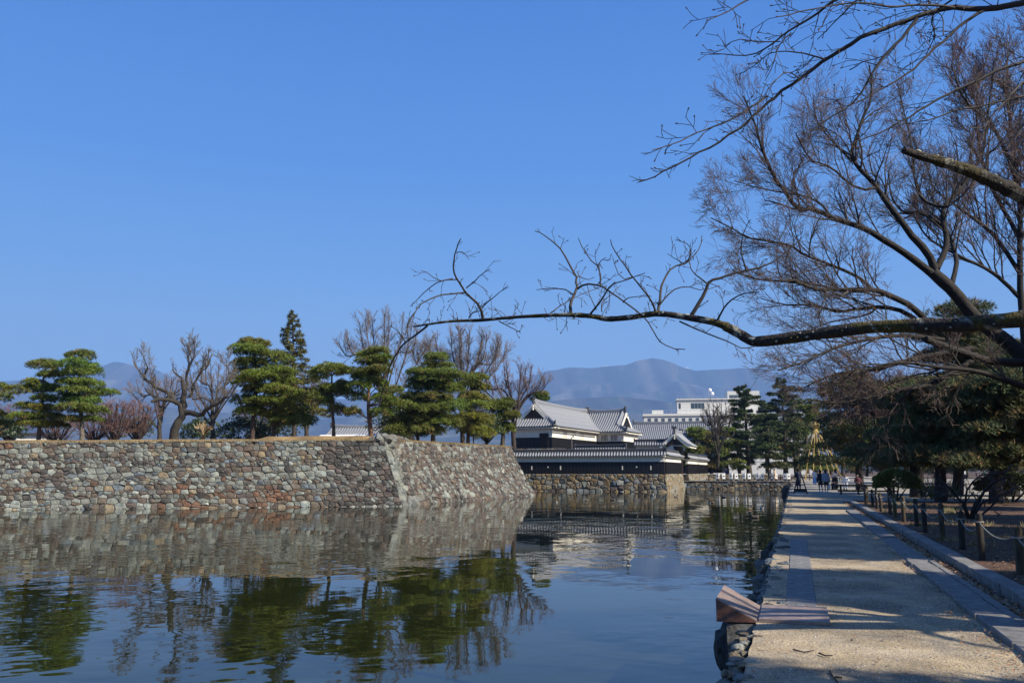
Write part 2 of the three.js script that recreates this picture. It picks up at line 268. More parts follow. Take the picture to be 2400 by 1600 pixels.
function scatter(R, w, h, size, ax, extra = []) { // dart-throwing seeds of varied size [x, y, radius]
  const s = extra.slice();
  for (let n = 0; n < w * h / (size * size * ax) * 60; n++) { const x = R() * w, y = R() * h, r = size * (.34 + .75 * Math.pow(R(), 2.2) + (R() < .06 ? .3 : 0)); if (s.every((q) => Math.hypot((q[0] - x) / ax, q[1] - y) > (q[2] + r) * .84)) s.push([x, y, r]); }
  return s;
}
function courses(R, w, h, size, extra = []) { // rough wandering courses of unequal blocks with chinking between them
  const s = extra.slice(), free = (x, y) => extra.every((q) => Math.hypot((q[0] - x) / 1.3, q[1] - y) > q[2] * 1.15); let y = 0, row = 0;
  while (y < h) { const rh = size * rnd(R, .72, 1.5); let x = -R() * size; row++;
    while (x < w) { const cw = rh * (R() < .22 ? rnd(R, .5, .9) : rnd(R, 1.0, 2.5)), cx = x + cw / 2, cy = y + rh / 2 + rh * rnd(R, -.2, .2) + .16 * Math.sin(cx * .55 + row * 1.7) * size * 2; x += cw;
      if (cx < -.1 || cx > w + .1 || !free(cx, cy)) continue;
      if (R() < .16) { s.push([cx, cy - rh * .27, rh * .26], [cx + rh * rnd(R, -.3, .3), cy + rh * .27, rh * .26]); } else s.push([cx, cy, Math.min(rh, cw) * rnd(R, .38, .52)]); if (R() < .14) s.push([cx + cw * .5, cy + rh * rnd(R, -.5, .5), rh * .12]); }
    y += rh; }
  return s;
}
function stoneWall(name, label, b0, b1, t0, t1, o) { // battered wall; base line b0 -> b1, top line t0 -> t1, left to right as seen from the water
  const R = mul(o.seed), grp = thing(name, label, 'stone wall', b0.clone().add(b1).multiplyScalar(.5)), off = grp.position;
  const w = b0.distanceTo(b1), h = b0.clone().add(b1).distanceTo(t0.clone().add(t1)) / 2, hor = b1.clone().sub(b0), nrm = hor.clone().cross(t0.clone().sub(b0)).normalize();
  const surf = (x, y, d) => { const s = x / w, t = y / h, q = b0.clone().lerp(b1, s).lerp(t0.clone().lerp(t1, s), t); return q.addScaledVector(nrm, d - (o.curve ?? 0) * Math.sin(Math.PI * t)); };
  const core = new GB(), nc = 24;
  for (let k = 0; k < 6; k++) for (let i = 0; i < nc; i++) { const a = (x, y) => surf(w * x / nc, h * y / 6, -.14); core.quad(a(i, k), a(i + 1, k), a(i + 1, k + 1), a(i, k + 1)); }
  core.quad(surf(0, h, -.14), surf(w, h, -.14), surf(w, h, -1.6), surf(0, h, -1.6)); core.quad(surf(w, 0, -.14), surf(w, 0, -2.4), surf(w, h, -1.6), surf(w, h, -.14)); core.quad(surf(0, 0, -2.4), surf(0, 0, -.14), surf(0, h, -.14), surf(0, h, -1.6));
  part('wall_core', core.geo(off), M.core, grp);
  const list = cells(w, h, o.rows ? courses(R, w, h, o.rows, o.extra) : scatter(R, w, h, o.size, o.ax, o.extra), o.ax).map((c) => {
    let cx = 0, cy = 0, A = 0; c.poly.forEach((q, i) => { const r = c.poly[(i + 1) % c.poly.length], k = q[0] * r[1] - r[0] * q[1]; A += k; cx += (q[0] + r[0]) * k; cy += (q[1] + r[1]) * k; }); c.A = Math.abs(A) / 2; c.cx = cx / (3 * A); c.cy = cy / (3 * A); return c;
  }).filter((c) => c.A > .008).sort((a, b) => b.A - a.A);
  const small = {};
  list.forEach((c, k) => {
    const gap = o.gap ?? .006, sc = Math.max(.6, 1 - gap / Math.sqrt(c.A) * 2), pts = [];
    c.poly.forEach((q, i) => { // cut each corner so that stones are not razor edged
      const a = c.poly[(i + c.poly.length - 1) % c.poly.length], b = c.poly[(i + 1) % c.poly.length], e = .01 + .10 * R() * R(), f = .01 + .10 * R() * R();
      for (const r of [[lerp(q[0], a[0], e), lerp(q[1], a[1], e)], [lerp(q[0], b[0], f), lerp(q[1], b[1], f)]]) pts.push([c.cx + (r[0] - c.cx) * sc, c.cy + (r[1] - c.cy) * sc]);
    });
    const S = Math.sqrt(c.A), tx = rnd(R, -.16, .16), ty = rnd(R, -.16, .2), out = rnd(R, -.035, .045) * (o.rough ?? 1), bev = Math.min(.05, S * .09) * (o.bevel ?? 1), in_ = 1 - Math.min(.34, bev / S * 1.7), u0 = R() * 7, v0 = R() * 7, g = new GB();
    const vert = (q, d, e) => { const x = c.cx + (q[0] - c.cx) * e, y = c.cy + (q[1] - c.cy) * e; return surf(x, y, d + out + (d > -.1 ? (x - c.cx) * tx + (y - c.cy) * ty : 0)); };
    const uvq = (q, e) => [u0 + (c.cx + (q[0] - c.cx) * e) * .55, v0 + (c.cy + (q[1] - c.cy) * e) * .55], ctr = surf(c.cx, c.cy, out + rnd(R, .0, .06)), n = pts.length, inner = pts.map(() => in_ * rnd(R, .9, 1.05)), dz = pts.map(() => rnd(R, -.012, .014));
    for (let i = 0; i < n; i++) {
      const q = pts[i], r = pts[(i + 1) % n], ia = inner[i], ib = inner[(i + 1) % n], A = vert(q, -bev, 1), B = vert(r, -bev, 1), C = vert(r, dz[(i + 1) % n], ib), D = vert(q, dz[i], ia);
      g.quad(vert(q, -.17, 1), vert(r, -.17, 1), B, A, WHITE, [uvq(q, 1.2), uvq(r, 1.2), uvq(r, 1), uvq(q, 1)]);
      g.quad(A, B, C, D, WHITE, [uvq(q, 1), uvq(r, 1), uvq(r, ib), uvq(q, ia)]); g.tri(D, C, ctr, WHITE, uvq(q, ia), uvq(r, ib), [u0 + c.cx * .55, v0 + c.cy * .55]);
    }
    const m = o.pick(R, c.cx / w, c.cy / h, c.A);
    if (k < 290) part('stone', g.geo(off), M.stone[m], grp); else (small[m] ??= []).push(g.geo(off));
  });
  const keys = Object.keys(small); if (keys.length) { // what is past the largest 290, joined: one mesh, a material slot per kind of stone
    const geos = keys.map((k) => mergeGeometries(small[k])), g = mergeGeometries(geos, true); part('small_stones', g, keys.map((k) => M.stone[k]), grp, 'stuff');
  }
  grp.userData.list = list.length; return grp;
}
const choose = (R, l) => { let s = 0; for (let k = 1; k < l.length; k += 2) s += l[k]; let t = R() * s; for (let k = 0; k < l.length; k += 2) if ((t -= l[k + 1]) <= 0) return l[k]; return l[0]; };
const cornerB = V(-7.3, -.25, -58.4), cornerT = P(898, 1031, 59.6), leftB = V(-40, -.25, -51.3), leftT = V(-40.2, 4.02, -52.7), endB = V(2.6, -.25, -84.0), endT = P(1199, 1048, 84.6);
stoneWall('stone_wall', 'long grey and brown dry stone moat wall under the pines at left', leftB, cornerB, leftT, cornerT, {
  seed: 11, rows: .265, ax: 1.6, curve: .12, rough: 1.1, pick: (R, s, t) => { const px = 40 / 33; const x = s; // rust stones low in one stretch, dark ones by the corner
    if (t < .055 && R() < .6) return choose(R, ['tan', 3, 'pale', 4, 'palegreen', 3]);
    if (x > .54 && x < .8 && t < .4 && R() < .3) return choose(R, ['rust', 5, 'brown', 2]);
    if (x > .86) return choose(R, ['dark', 5, 'mauve', 4, 'grey', 4, 'greygreen', 2]);
    return choose(R, ['greygreen', 7, 'palegreen', 6, 'mauve', 5, 'brown', 5, 'grey', 5, 'slate', 2.5, 'dark', 2, 'tan', x > .5 ? 2.5 : .8, 'rust', .35]); } });
const wall2 = stoneWall('stone_wall', 'battered stone moat wall running back from the boulder corner toward the black wall', cornerB.clone().add(V(.05, 0, -.02)), endB, cornerT.clone().add(V(.05, 0, -.02)), endT, {
  seed: 23, rows: .32, ax: 1.35, curve: .2, rough: .9, extra: [[.6, 2.9, .62], [.7, 1.2, .6], [.5, .4, .42], [.5, 4.1, .45], [1.9, .6, .5]], pick: (R, s, t, A) => s < .06 ? choose(R, ['grey', 3, 'greygreen', 3, 'brown', 1, 'palegreen', 1]) : choose(R, ['mauve', 8, 'brown', 4, 'greygreen', 4, 'palegreen', 2, 'grey', 5, 'pale', 1, 'dark', 3]) });
{ // boulders heaped on the corner
  const R = mul(29); [[872, 1034, .4], [888, 1031, .46], [902, 1029, .5], [916, 1030, .5], [931, 1033, .46], [946, 1036, .42], [960, 1039, .36], [908, 1040, .6], [930, 1044, .5]].forEach(([px, py, s]) => {
    const q = P(px, py, 59.9 + Math.max(0, px - 900) * .08), g = new THREE.IcosahedronGeometry(s, 1), a = g.attributes.position, o = Math.floor(R() * 999); for (let k = 0; k < a.count; k++) { const f = 1 + .5 * (hash(Math.round(a.getX(k) * 40), Math.round(a.getY(k) * 40), Math.round(a.getZ(k) * 40) + o) - .5); a.setXYZ(k, a.getX(k) * f * 1.1, a.getY(k) * f * .75, a.getZ(k) * f); } g.computeVertexNormals(); g.rotateY(R() * 6);
    part('corner_boulder', g, M.stone[choose(R, ['grey', 4, 'greygreen', 5, 'palegreen', 2, 'brown', 2])], wall2).position.copy(q.sub(wall2.position)); });
}
const wallL = W(97.5, -33, 0), wallR = W(97.5, -13.8, 0), sideE = W(113.5, -13.8, 0);
const tanPick = (R) => choose(R, ['tan', 5, 'ochre', 5, 'brown', 2, 'grey', 2, 'slate', 2, 'greygreen', 2, 'mauve', 1, 'pale', 1]);
const lift = (q, y, du = 0, dv = 0) => V(q.x + du * DX + dv * RX, y, q.z + du * DZ + dv * RZ);
stoneWall('stone_wall', 'tan and ochre rounded stone base under the long black castle wall', lift(wallL, -.25, -.25), lift(wallR, -.25, -.25, .25), lift(wallL, 1.98, .1), lift(wallR, 1.98, .1), { seed: 31, rows: .40, ax: 1.12, bevel: 1.5, rough: .7, gap: .012, pick: tanPick });
stoneWall('stone_wall', 'sunlit yellowish stone base on the side turned to the gate', lift(wallR, -.25, -.2, .27), lift(sideE, -.25, 0, .25), lift(wallR, 1.98, .1, .02), lift(sideE, 1.98), { seed: 37, size: .4, ax: 1.2, bevel: 1.2, rough: .6, pick: (R) => choose(R, ['tan', 5, 'pale', 3, 'ochre', 3]) });
const dikeL = lift(sideE, 0, .6, .3), dikeR = W(115.6, -.45, 0);
stoneWall('stone_wall', 'low dark stone wall of the causeway below the white lanterns', lift(dikeL, -.25), lift(dikeR, -.25), lift(dikeL, 1.0, .25), lift(dikeR, 1.0, .25), { seed: 41, size: .34, ax: 1.3, rough: 1.2, pick: (R) => choose(R, ['brown', 3, 'grey', 4, 'dark', 3, 'tan', 1.5, 'slate', 1.5]) });
stoneWall('stone_wall', 'short stone base under the white and black wall right of the gate', W(121, -11.4, .8), W(121, -2.9, .8), W(121.1, -11.4, 1.9), W(121.1, -2.9, 1.9), { seed: 43, size: .3, ax: 1.2, rough: .6, pick: (R) => choose(R, ['tan', 4, 'pale', 5, 'ochre', 2]) });
stoneWall('stone_wall', 'stone base of the tiled turret above the black wall', W(101, -33.5, 2.4), W(101, -26.5, 2.4), W(101.15, -33.5, 5.05), W(101.15, -26.5, 5.05), { seed: 47, size: .36, ax: 1.2, pick: tanPick });
// dike ground, castle terraces
{
  const poly = (name, pts, y, m, uvs = 3) => { const s = new THREE.Shape(pts.map((q) => new THREE.Vector2(q.x, -q.z))), g = new THREE.ShapeGeometry(s); g.rotateX(-Math.PI / 2); g.translate(0, y, 0); const a = g.attributes.uv; for (let k = 0; k < a.count; k++) a.setXY(k, a.getX(k) / uvs, a.getY(k) / uvs); return structure(name, g, m); };
  poly('causeway', [lift(dikeL, 0, .3, -1), lift(dikeR, 0, .3, 1), W(130, 1, 0), W(130, -14.6, 0)], .98, M.plaza);
  poly('castle_terrace', [lift(wallL, 0, .2, -30), lift(wallR, 0, .2, 0), lift(sideE, 0, 0, 0), W(175, -13.9, 0), W(175, -64, 0)], 1.94, M.earth);
}
{ // raised lawn behind the long wall, with a low grassy bank along its lip
  const R = mul(3), a = leftT, b = cornerT, c = endT, g = new THREE.BufferGeometry(), p = [], uv = [], idx = [], nv = 9, rows = [];
  const line = []; for (let k = 0; k <= 90; k++) line.push(k < 50 ? a.clone().lerp(b, k / 50) : b.clone().lerp(c, (k - 50) / 40));
  const inw = V(-.35, 0, -1).normalize();
  line.forEach((q, k) => { for (let j = 0; j <= nv; j++) { const t = j / nv, d = j ? .32 + t * t * 26 : .4, w = k < 46 ? V(.15, 0, -1).normalize() : k > 54 ? V(-.93, 0, -.36) : V(-.45, 0, -.9).normalize(); const x = q.x + w.x * (d - .25), z = q.z + w.z * (d - .25); const hump = .2 * ss(0, .25, t) + (k > 36 && k < 50 ? .18 * ss(0, .2, t) : 0); p.push(x, q.y - (j ? .02 : .3) + (j ? hump + .08 * (fbm(k / 90, t, 30, 3, 19) - .4) : 0) - (t > .6 ? (t - .6) * .5 : 0), z); uv.push(x / 3, z / 3); if (k < 90 && j < nv) { const e = k * (nv + 1) + j; idx.push(e, e + nv + 1, e + 1, e + 1, e + nv + 1, e + nv + 2); } } });
  g.setAttribute('position', new THREE.Float32BufferAttribute(p, 3)); g.setAttribute('uv', new THREE.Float32BufferAttribute(uv, 2)); g.setIndex(idx); g.computeVertexNormals(); structure('lawn', g, mat({ color: rgb(.62, .46, .25), map: T.sand, roughness: 1, side: THREE.DoubleSide }));
  const bl = new GB(); // dry blades on the lip
  for (let k = 0; k < 5200; k++) { const f = R() * 90, i = Math.floor(f), q = line[i].clone().lerp(line[Math.min(90, i + 1)], f - i), w = i < 50 ? V(.15, 0, -1) : V(-.93, 0, -.36), d = R() * R() * 1.6; q.addScaledVector(w, d - .15); q.y += -.02 + .12 * Math.min(1, d); const l = rnd(R, .05, .16), e = V(rnd(R, -.06, .06), l, rnd(R, -.06, .06)).add(q), s = rnd(R, .8, 1.15), gr = R() < .12; bl.tri(q.clone().add(V(-.02, 0, 0)), q.clone().add(V(.02, 0, .01)), e, gr ? [.16 * s, .18 * s, .06 * s] : [.42 * s, .30 * s, .14 * s]); }
  const o = new THREE.Mesh(bl.geo(), M.needle); o.name = 'dry_grass'; o.userData = { kind: 'stuff', label: 'dry tan grass along the top of the moat wall', category: 'grass' }; scene.add(sh(o));
}
// ---------- castle buildings ----------
function slope(parent, O, xd, nd, o) { // one tiled roof slope: dark bed plus half-round tile rows running from eave to ridge
  const prof = (t) => o.H * (.72 * t + .28 * t * t), at = (x, t, up = 0) => { const e = Math.max(0, 1 - Math.min(x - (o.x0 ?? 0), o.W - x) / 1.6), l = (o.turn ?? .16) * e * e * (1 - t); return V(O.x + xd.x * x + nd.x * o.R * t, O.y + prof(t) + l + up, O.z + xd.z * x + nd.z * o.R * t); };
  const bed = new GB(), rows = new GB(), st = o.step ?? .36, n = Math.round((o.W - (o.x0 ?? 0)) / st), x0 = o.x0 ?? 0, dx = (o.W - x0) / n, tm = (x) => [clamp(o.tmin ? o.tmin(x) : 0), clamp(o.tmax ? o.tmax(x) : 1)];
  for (let k = 0; k < n; k++) {
    const xa = x0 + k * dx, xb = xa + dx, xm = (xa + xb) / 2, [a0, a1] = tm(xa), [b0, b1] = tm(xb), [m0, m1] = tm(xm), N = 5;
    for (let j = 0; j < N; j++) { const f = j / N, g = (j + 1) / N; bed.quad(at(xa, lerp(a0, a1, f)), at(xb, lerp(b0, b1, f)), at(xb, lerp(b0, b1, g)), at(xa, lerp(a0, a1, g))); }
    if (m1 - m0 > .05) { const pts = []; for (let j = 0; j <= N; j++) pts.push(at(xm, lerp(m0, m1, j / N), .055)); pts[0].addScaledVector(nd, -.06); rows.tube(pts, pts.map(() => (o.rr ?? .105)), 6, WHITE, null, true); }
  }
  part('roof_slope', bed, M.tile, parent); part('tile_rows', rows, M.tile, parent, 'stuff');
  return at;
}
const tileBar = (gb, pts, w, h) => { for (let k = 0; k < pts.length - 1; k++) gb.bar(pts[k], pts[k + 1], w, h); };
function ridgeCap(parent, a, b, h = .42, w = .34) { // stacked ridge tiles with upturned ends
  const n = 10, pts = []; for (let k = 0; k <= n; k++) { const f = k / n, q = a.clone().lerp(b, f); q.y += .22 * Math.pow(Math.abs(2 * f - 1), 3); pts.push(q); }
  const r = part('ridge', (() => { const g = new GB(); for (const [y, ww] of [[0, w], [h * .36, w * .8], [h * .7, w * .62]]) tileBar(g, pts.map((q) => q.clone().setY(q.y + y)), ww, h * .3); return g; })(), M.tile, parent);
  part('ridge_core', (() => { const g = new GB(); tileBar(g, pts.map((q) => q.clone().setY(q.y + h * .3)), w * .5, h); return g; })(), M.tiledark, r);
  const c = part('ridge_top_tile', new GB().tube(pts.map((q) => q.clone().setY(q.y + h * .9)), pts.map(() => .09), 6, WHITE, null, true), M.tile, r);
  for (const [q, s] of [[pts[0], pts[0].clone().sub(pts[1]).normalize()], [pts[n], pts[n].clone().sub(pts[n - 1]).normalize()]]) { // demon tile at each end
    const g = new GB(), e = q.clone().addScaledVector(s, .06), sd = V(-s.z, 0, s.x).normalize(); g.bar(e.clone().setY(e.y - .2), e.clone().setY(e.y + h + .18), w * 1.5, .16);
    for (const k of [-1, 1]) g.tube([e.clone().addScaledVector(sd, k * w * .5).setY(e.y + h * .6), e.clone().addScaledVector(sd, k * w * .75).setY(e.y + h + .1), e.clone().addScaledVector(sd, k * w * .55).setY(e.y + h + .34)], [.1, .07, .02], 5);
    part('ridge_end_tile', g, M.tiledark, parent);
  }
}
function gable(parent, at, xs, mid, nd, R, tLo, o = {}) { // white barge boards along a gable edge, wood behind; at(t, side) gives points on the roof edge
  const g = new GB(), w = new GB(), n = 6;
  for (const s of [0, 1]) { const top = []; for (let k = 0; k <= n; k++) top.push(at(lerp(tLo, 1, k / n), s)); for (let k = 0; k < n; k++) { const a = top[k].clone(), b = top[k + 1].clone(); a.y -= .2; b.y -= .2; g.bar(a, b, .12, .34); const c = at(tLo, 0).lerp(at(tLo, 1), .5); w.tri(top[k].clone().addScaledVector(nd, .1), top[k + 1].clone().addScaledVector(nd, .1), c.clone().addScaledVector(nd, .1)); } }
  const ap = at(1, 0); g.bar(ap.clone().setY(ap.y - .25).addScaledVector(nd, -.08), ap.clone().setY(ap.y - .85).addScaledVector(nd, -.08), .42, .1);
  part('gable_wall', w, o.wood ?? M.darkwood, parent); part('barge_boards', g, M.white, parent);
  const e = new GB(); e.add(new THREE.CylinderGeometry(.11, .11, .06, 8).rotateX(Math.PI / 2).rotateY(Math.atan2(nd.x, nd.z)).translate(ap.x - nd.x * .16, ap.y - .5, ap.z - nd.z * .16)); part('gable_pendant', e, M.tiledark, parent);
}
function hip(parent, at, pts) { const g = new GB(), q = pts.map(([x, t]) => at(x, t, .16)); g.tube(q, q.map(() => .17), 6, WHITE, null, true); g.tube(q.map((e) => e.clone().setY(e.y + .16)), q.map(() => .09), 6, WHITE, null, true); part('hip_ridge', g, M.tile, parent); }
const TH = 24 * Math.PI / 180;
{ // turret with two wings and hip-and-gable roofs
  const Q = V(5.07, 5.0, -108), t = thing('turret_gatehouse', 'white and black castle turret with grey tiled hip-and-gable roofs', 'castle turret', Q, -TH);
  const ov = .62, yE = 2.86, H = 3.05, R1 = 2.8 + ov, R2 = 3.75 + ov, g = 1.35;
  const blk = new GB().box(-5.6, 0, 0, 1.5, -25.6, 0).box(0.001, 3.93, 0, 1.5, -25.599, -18.1); part('board_cladding', blk, M.blackboard, t);
  const ba = new GB(); for (let x = -5.5; x < 0; x += .45) ba.box(x, x + .06, 0, 1.46, 0, .035); for (let z = -18; z < -.1; z += .45) ba.box(0, .035, 0, 1.46, z, z + .06); for (let x = .2; x < 3.9; x += .45) ba.box(x, x + .06, 0, 1.46, -18.1, -18.065); for (let z = -25.5; z < -18.2; z += .45) ba.box(3.93, 3.965, 0, 1.46, z, z + .06); ba.box(-5.64, .04, 1.46, 1.53, .0, .06).box(0, .06, 1.46, 1.53, -18.1, -.001).box(0.06, 3.97, 1.46, 1.53, -18.1, -18.04).box(3.93, 3.99, 1.46, 1.53, -25.6, -18.04); part('cladding_battens', ba, M.blackboard, t, 'stuff');
  const wh = new GB().box(-5.57, -.03, 1.5, 2.95, -25.57, -.03).box(-.029, 3.9, 1.5, 2.95, -25.569, -18.13); part('plaster_wall', wh, M.white, t);
  const so = new GB().box(-5.6 - ov + .1, ov - .1, 2.72, 2.8, -25, ov - .1).box(ov - .099, 3.93 + ov - .1, 2.721, 2.799, -26, -18.1 + ov - .1); part('eave_soffit', so, M.white, t);
  const ra = new GB(); for (let x = -6.4; x < .9; x += .36) ra.box(x, x + .2, 2.6, 2.72, 0, ov - .04); for (let z = -17; z < .5; z += .36) ra.box(.0, ov - .04, 2.601, 2.72, z, z + .2); for (let x = 1.0; x < 4.7; x += .36) ra.box(x, x + .2, 2.6, 2.72, -18.1, -18.1 + ov - .04); for (let z = -26; z < -17.4; z += .36) ra.box(3.93, 3.93 + ov - .04, 2.602, 2.72, z, z + .2); part('rafter_ends', ra, M.white, t, 'stuff');
  const door = part('lattice_door', new GB().box(-1.72, -.5, .12, 2.05, 0.0, .07), M.darkwood, t); const dg = new GB(); for (let x = -1.62; x < -.5; x += .2) dg.box(x, x + .05, .2, 2.0, .07, .1); for (let y = .3; y < 2; y += .24) dg.box(-1.7, -.52, y, y + .05, .072, .095); part('lattice', dg, M.blackboard, door, 'stuff');
  const slit = (x0, z0, dx, dz, n, m, dark) => { for (let k = 0; k < n; k++) { const x = x0 + dx * k, z = z0 + dz * k; part('window_slit', new GB().box(x - (dx ? .05 : .006), x + (dx ? .05 : .006), 1.62, 2.4, z - (dz ? .05 : .006), z + (dz ? .05 : .006)), m, t); } };
  slit(.62, -18.12, .2, 0, 5, M.black); slit(2.1, -18.12, .2, 0, 5, M.black); slit(-.025, -4.2, 0, -.35, 4, M.granite); slit(-.025, -10.6, 0, -.5, 4, M.granite);
  const ds = new GB(), dp = [V(.9, 2.6, -8.0), V(.4, 2.2, -7.4), V(.09, 1.7, -6.9), V(.09, .1, -6.9)]; ds.tube(dp, dp.map(() => .055), 6); part('downpipe', ds, M.granite, t);
  part('gutter', new GB().tube([V(ov + .05, 2.66, .4), V(ov + .05, 2.62, -16.9)], [.07, .07], 6), M.granite, t);
  // roofs
  const front = slope(t, V(-5.6 - ov, yE, ov), V(1, 0, 0), V(0, 0, -1), { W: 5.6 + 2 * ov, R: R1, H, tmax: (x) => Math.min(g / R1, x / R1, (5.6 + 2 * ov - x) / R1) });
  const right = slope(t, V(ov, yE, ov), V(0, 0, -1), V(-1, 0, 0), { W: 18.1 + R2, R: R1, H, tmin: (x) => (x - 18.1) / R2, tmax: (x) => x < g ? x / R1 : 1 });
  const left = slope(t, V(-5.6 - ov, yE, ov), V(0, 0, -1), V(1, 0, 0), { W: 27, R: R1, H, tmax: (x) => x < g ? x / R1 : 1, step: .6 });
  const f2 = slope(t, V(ov, yE, -18.1 + ov), V(1, 0, 0), V(0, 0, -1), { x0: -R1, W: 3.93, R: R2, H, tmin: (x) => x < 0 ? -x / R1 : 0, tmax: (x) => 3.93 - x < g ? (3.93 - x) / R2 : 1 });
  const r2 = slope(t, V(3.93 + ov, yE, -18.1 + ov), V(0, 0, -1), V(-1, 0, 0), { W: 7.5 + 2 * ov, R: R2, H, tmax: (x) => Math.min(g / R2, x / R2, (7.5 + 2 * ov - x) / R2) });
  slope(t, V(3.93 + ov, yE, -25.6 - ov), V(-1, 0, 0), V(0, 0, 1), { W: 11, R: R2, H, tmax: (x) => x < g ? x / R2 : 1, step: .6 });
  const zg = ov - g, xg = 3.93 + ov - g;
  ridgeCap(t, V(-2.8, yE + H + .02, zg + .1), V(-2.8, yE + H + .02, -21.6)); ridgeCap(t, V(-2.6, yE + H + .0, -21.85), V(xg - .1, yE + H, -21.85));
  gable(t, (tt, s) => (s ? right : left)(g + .02, tt).setZ(zg + .1), 0, 0, V(0, 0, -1), R1, g / R1 * .9);
  gable(t, (tt, s) => { const q = f2(3.93 - g, tt); return V(xg + .1, q.y, s ? q.z : 2 * -21.85 - q.z); }, 0, 0, V(-1, 0, 0), R2, g / R2 * .9, { wood: M.blackboard });
  hip(t, right, [[g, g / R1], [g * .5, g * .5 / R1], [.1, .02]]); hip(t, left, [[g, g / R1], [.1, .02]]); hip(t, f2, [[3.93 - g, g / R2], [3.93 - g * .5, g * .5 / R2], [3.85, .02]]);
  hip(t, right, [[g + .55, .42], [g + .5, .7], [g + .45, .97]]); hip(t, f2, [[3.93 - g - .55, .38], [3.93 - g - .5, .7], [3.93 - g - .45, .97]]);
  for (const [at, x] of [[right, .05], [f2, 3.88]]) { const q = at(x, .02, .2); part('corner_tile', new GB().tube([q, q.clone().add(V(.06, .2, .06)), q.clone().add(V(.16, .42, .1))], [.17, .12, .04], 6), M.tiledark, t); }
}
function tileWall(name, label, p0, p1, y0, o) { // plastered wall with black boards and a tiled coping
  const d = p1.clone().sub(p0), L = Math.hypot(d.x, d.z), t = thing(name, label, 'castle wall', V(p0.x, y0, p0.z), -Math.atan2(d.z, d.x)), w = .36, hb = o.black ?? 1.35, hw = o.white ?? .8, ov = .38, x0 = o.x0 ?? 0;
  if (hb) { part('black_boards', new GB().box(x0, L, 0, hb, -w / 2, w / 2 + .05), M.blackboard, t); const b = new GB(); for (let x = x0 + .2; x < L; x += .42) b.box(x, x + .05, 0, hb, w / 2 + .05, w / 2 + .08); b.box(x0, L + .02, hb - .03, hb + .04, w / 2 - .02, w / 2 + .1); part('board_battens', b, M.blackboard, t, 'stuff'); }
  part('plaster_band', new GB().box(x0 + .02, L - .02, hb, hb + hw, -w / 2 + .03, w / 2 - .01), M.white, t);
  const y = hb + hw - .12, H = .5, R = w / 2 + ov;
  part('eave_soffit', new GB().box(x0 - .15, L + .15, y - .1, y - .02, -R + .1, R - .1), M.white, t);
  for (const s of [1, -1]) slope(t, V(s > 0 ? x0 - .25 : L + .25, y, s * R), V(s, 0, 0), V(0, 0, -s), { W: L + .5 - x0, R, H, turn: .06, step: .34, rr: .1 });
  part('ridge', (() => { const g = new GB(); g.box(x0 - .2, L + .2, y + H - .03, y + H + .12, -.15, .15).box(x0 - .2, L + .2, y + H + .13, y + H + .22, -.11, .11); g.tube([V(x0 - .3, y + H + .26, 0), V(L + .3, y + H + .26, 0)], [.1, .1], 8, WHITE, null, true); return g; })(), M.tiledark, t);
  for (const x of [x0 - .22, L + .22]) part('ridge_end_tile', new GB().box(x - .06, x + .06, y + H - .12, y + H + .48, -.2, .2), M.tiledark, t);
  for (const [x, tall] of o.holes ?? []) part('loophole', new GB().box(x - .06, x + .06, tall ? .48 : .72, tall ? .94 : .88, w / 2 + .04, w / 2 + .09), M.white, t);
  return t;
}
const hx = (cx) => (cx / 3.92 + 1150 - 1205) / 350 * 18.6 + .4;
tileWall('castle_wall', 'long black boarded castle wall with white band and tiled coping above the moat', lift(wallL, 0, .4), lift(wallR, 0, .4, -.15), 1.98, { holes: [[hx(333), 0], [hx(441), 1], [hx(588), 0], [hx(700), 1], [hx(1240), 1], [hx(1360), 0], [hx(1480), 1]] });
tileWall('castle_wall', 'short side wall with tiled coping between the long black wall and the gate', lift(wallR, 0, .6, -.3), lift(sideE, 0, -.6, -.3), 1.98, { x0: .6 });
tileWall('castle_wall', 'black and white wall with tiled coping right of the wooden gate', W(118.6, -13.9, 0), W(146, -13.9, 0), 1.9, {});
stoneWall('stone_wall', 'pale stone plinth under the wall right of the gate', W(118.6, -13.6, .9), W(146, -13.6, .9), W(118.6, -13.68, 1.9), W(146, -13.68, 1.9), { seed: 53, size: .36, ax: 1.2, rough: .4, pick: (R) => choose(R, ['tan', 4, 'pale', 5, 'ochre', 2]) });
tileWall('castle_wall', 'inner wall with tiled coping standing just in front of the turret', P(1352, 1100, 104), P(1464, 1100, 101), 2.0, { black: 2.2, white: .5 });
tileWall('castle_wall', 'small stretch of tiled wall behind the gate roof', W(112, -19.6, 0), W(112, -15.8, 0), 2.4, { black: 2.4, white: .9 });
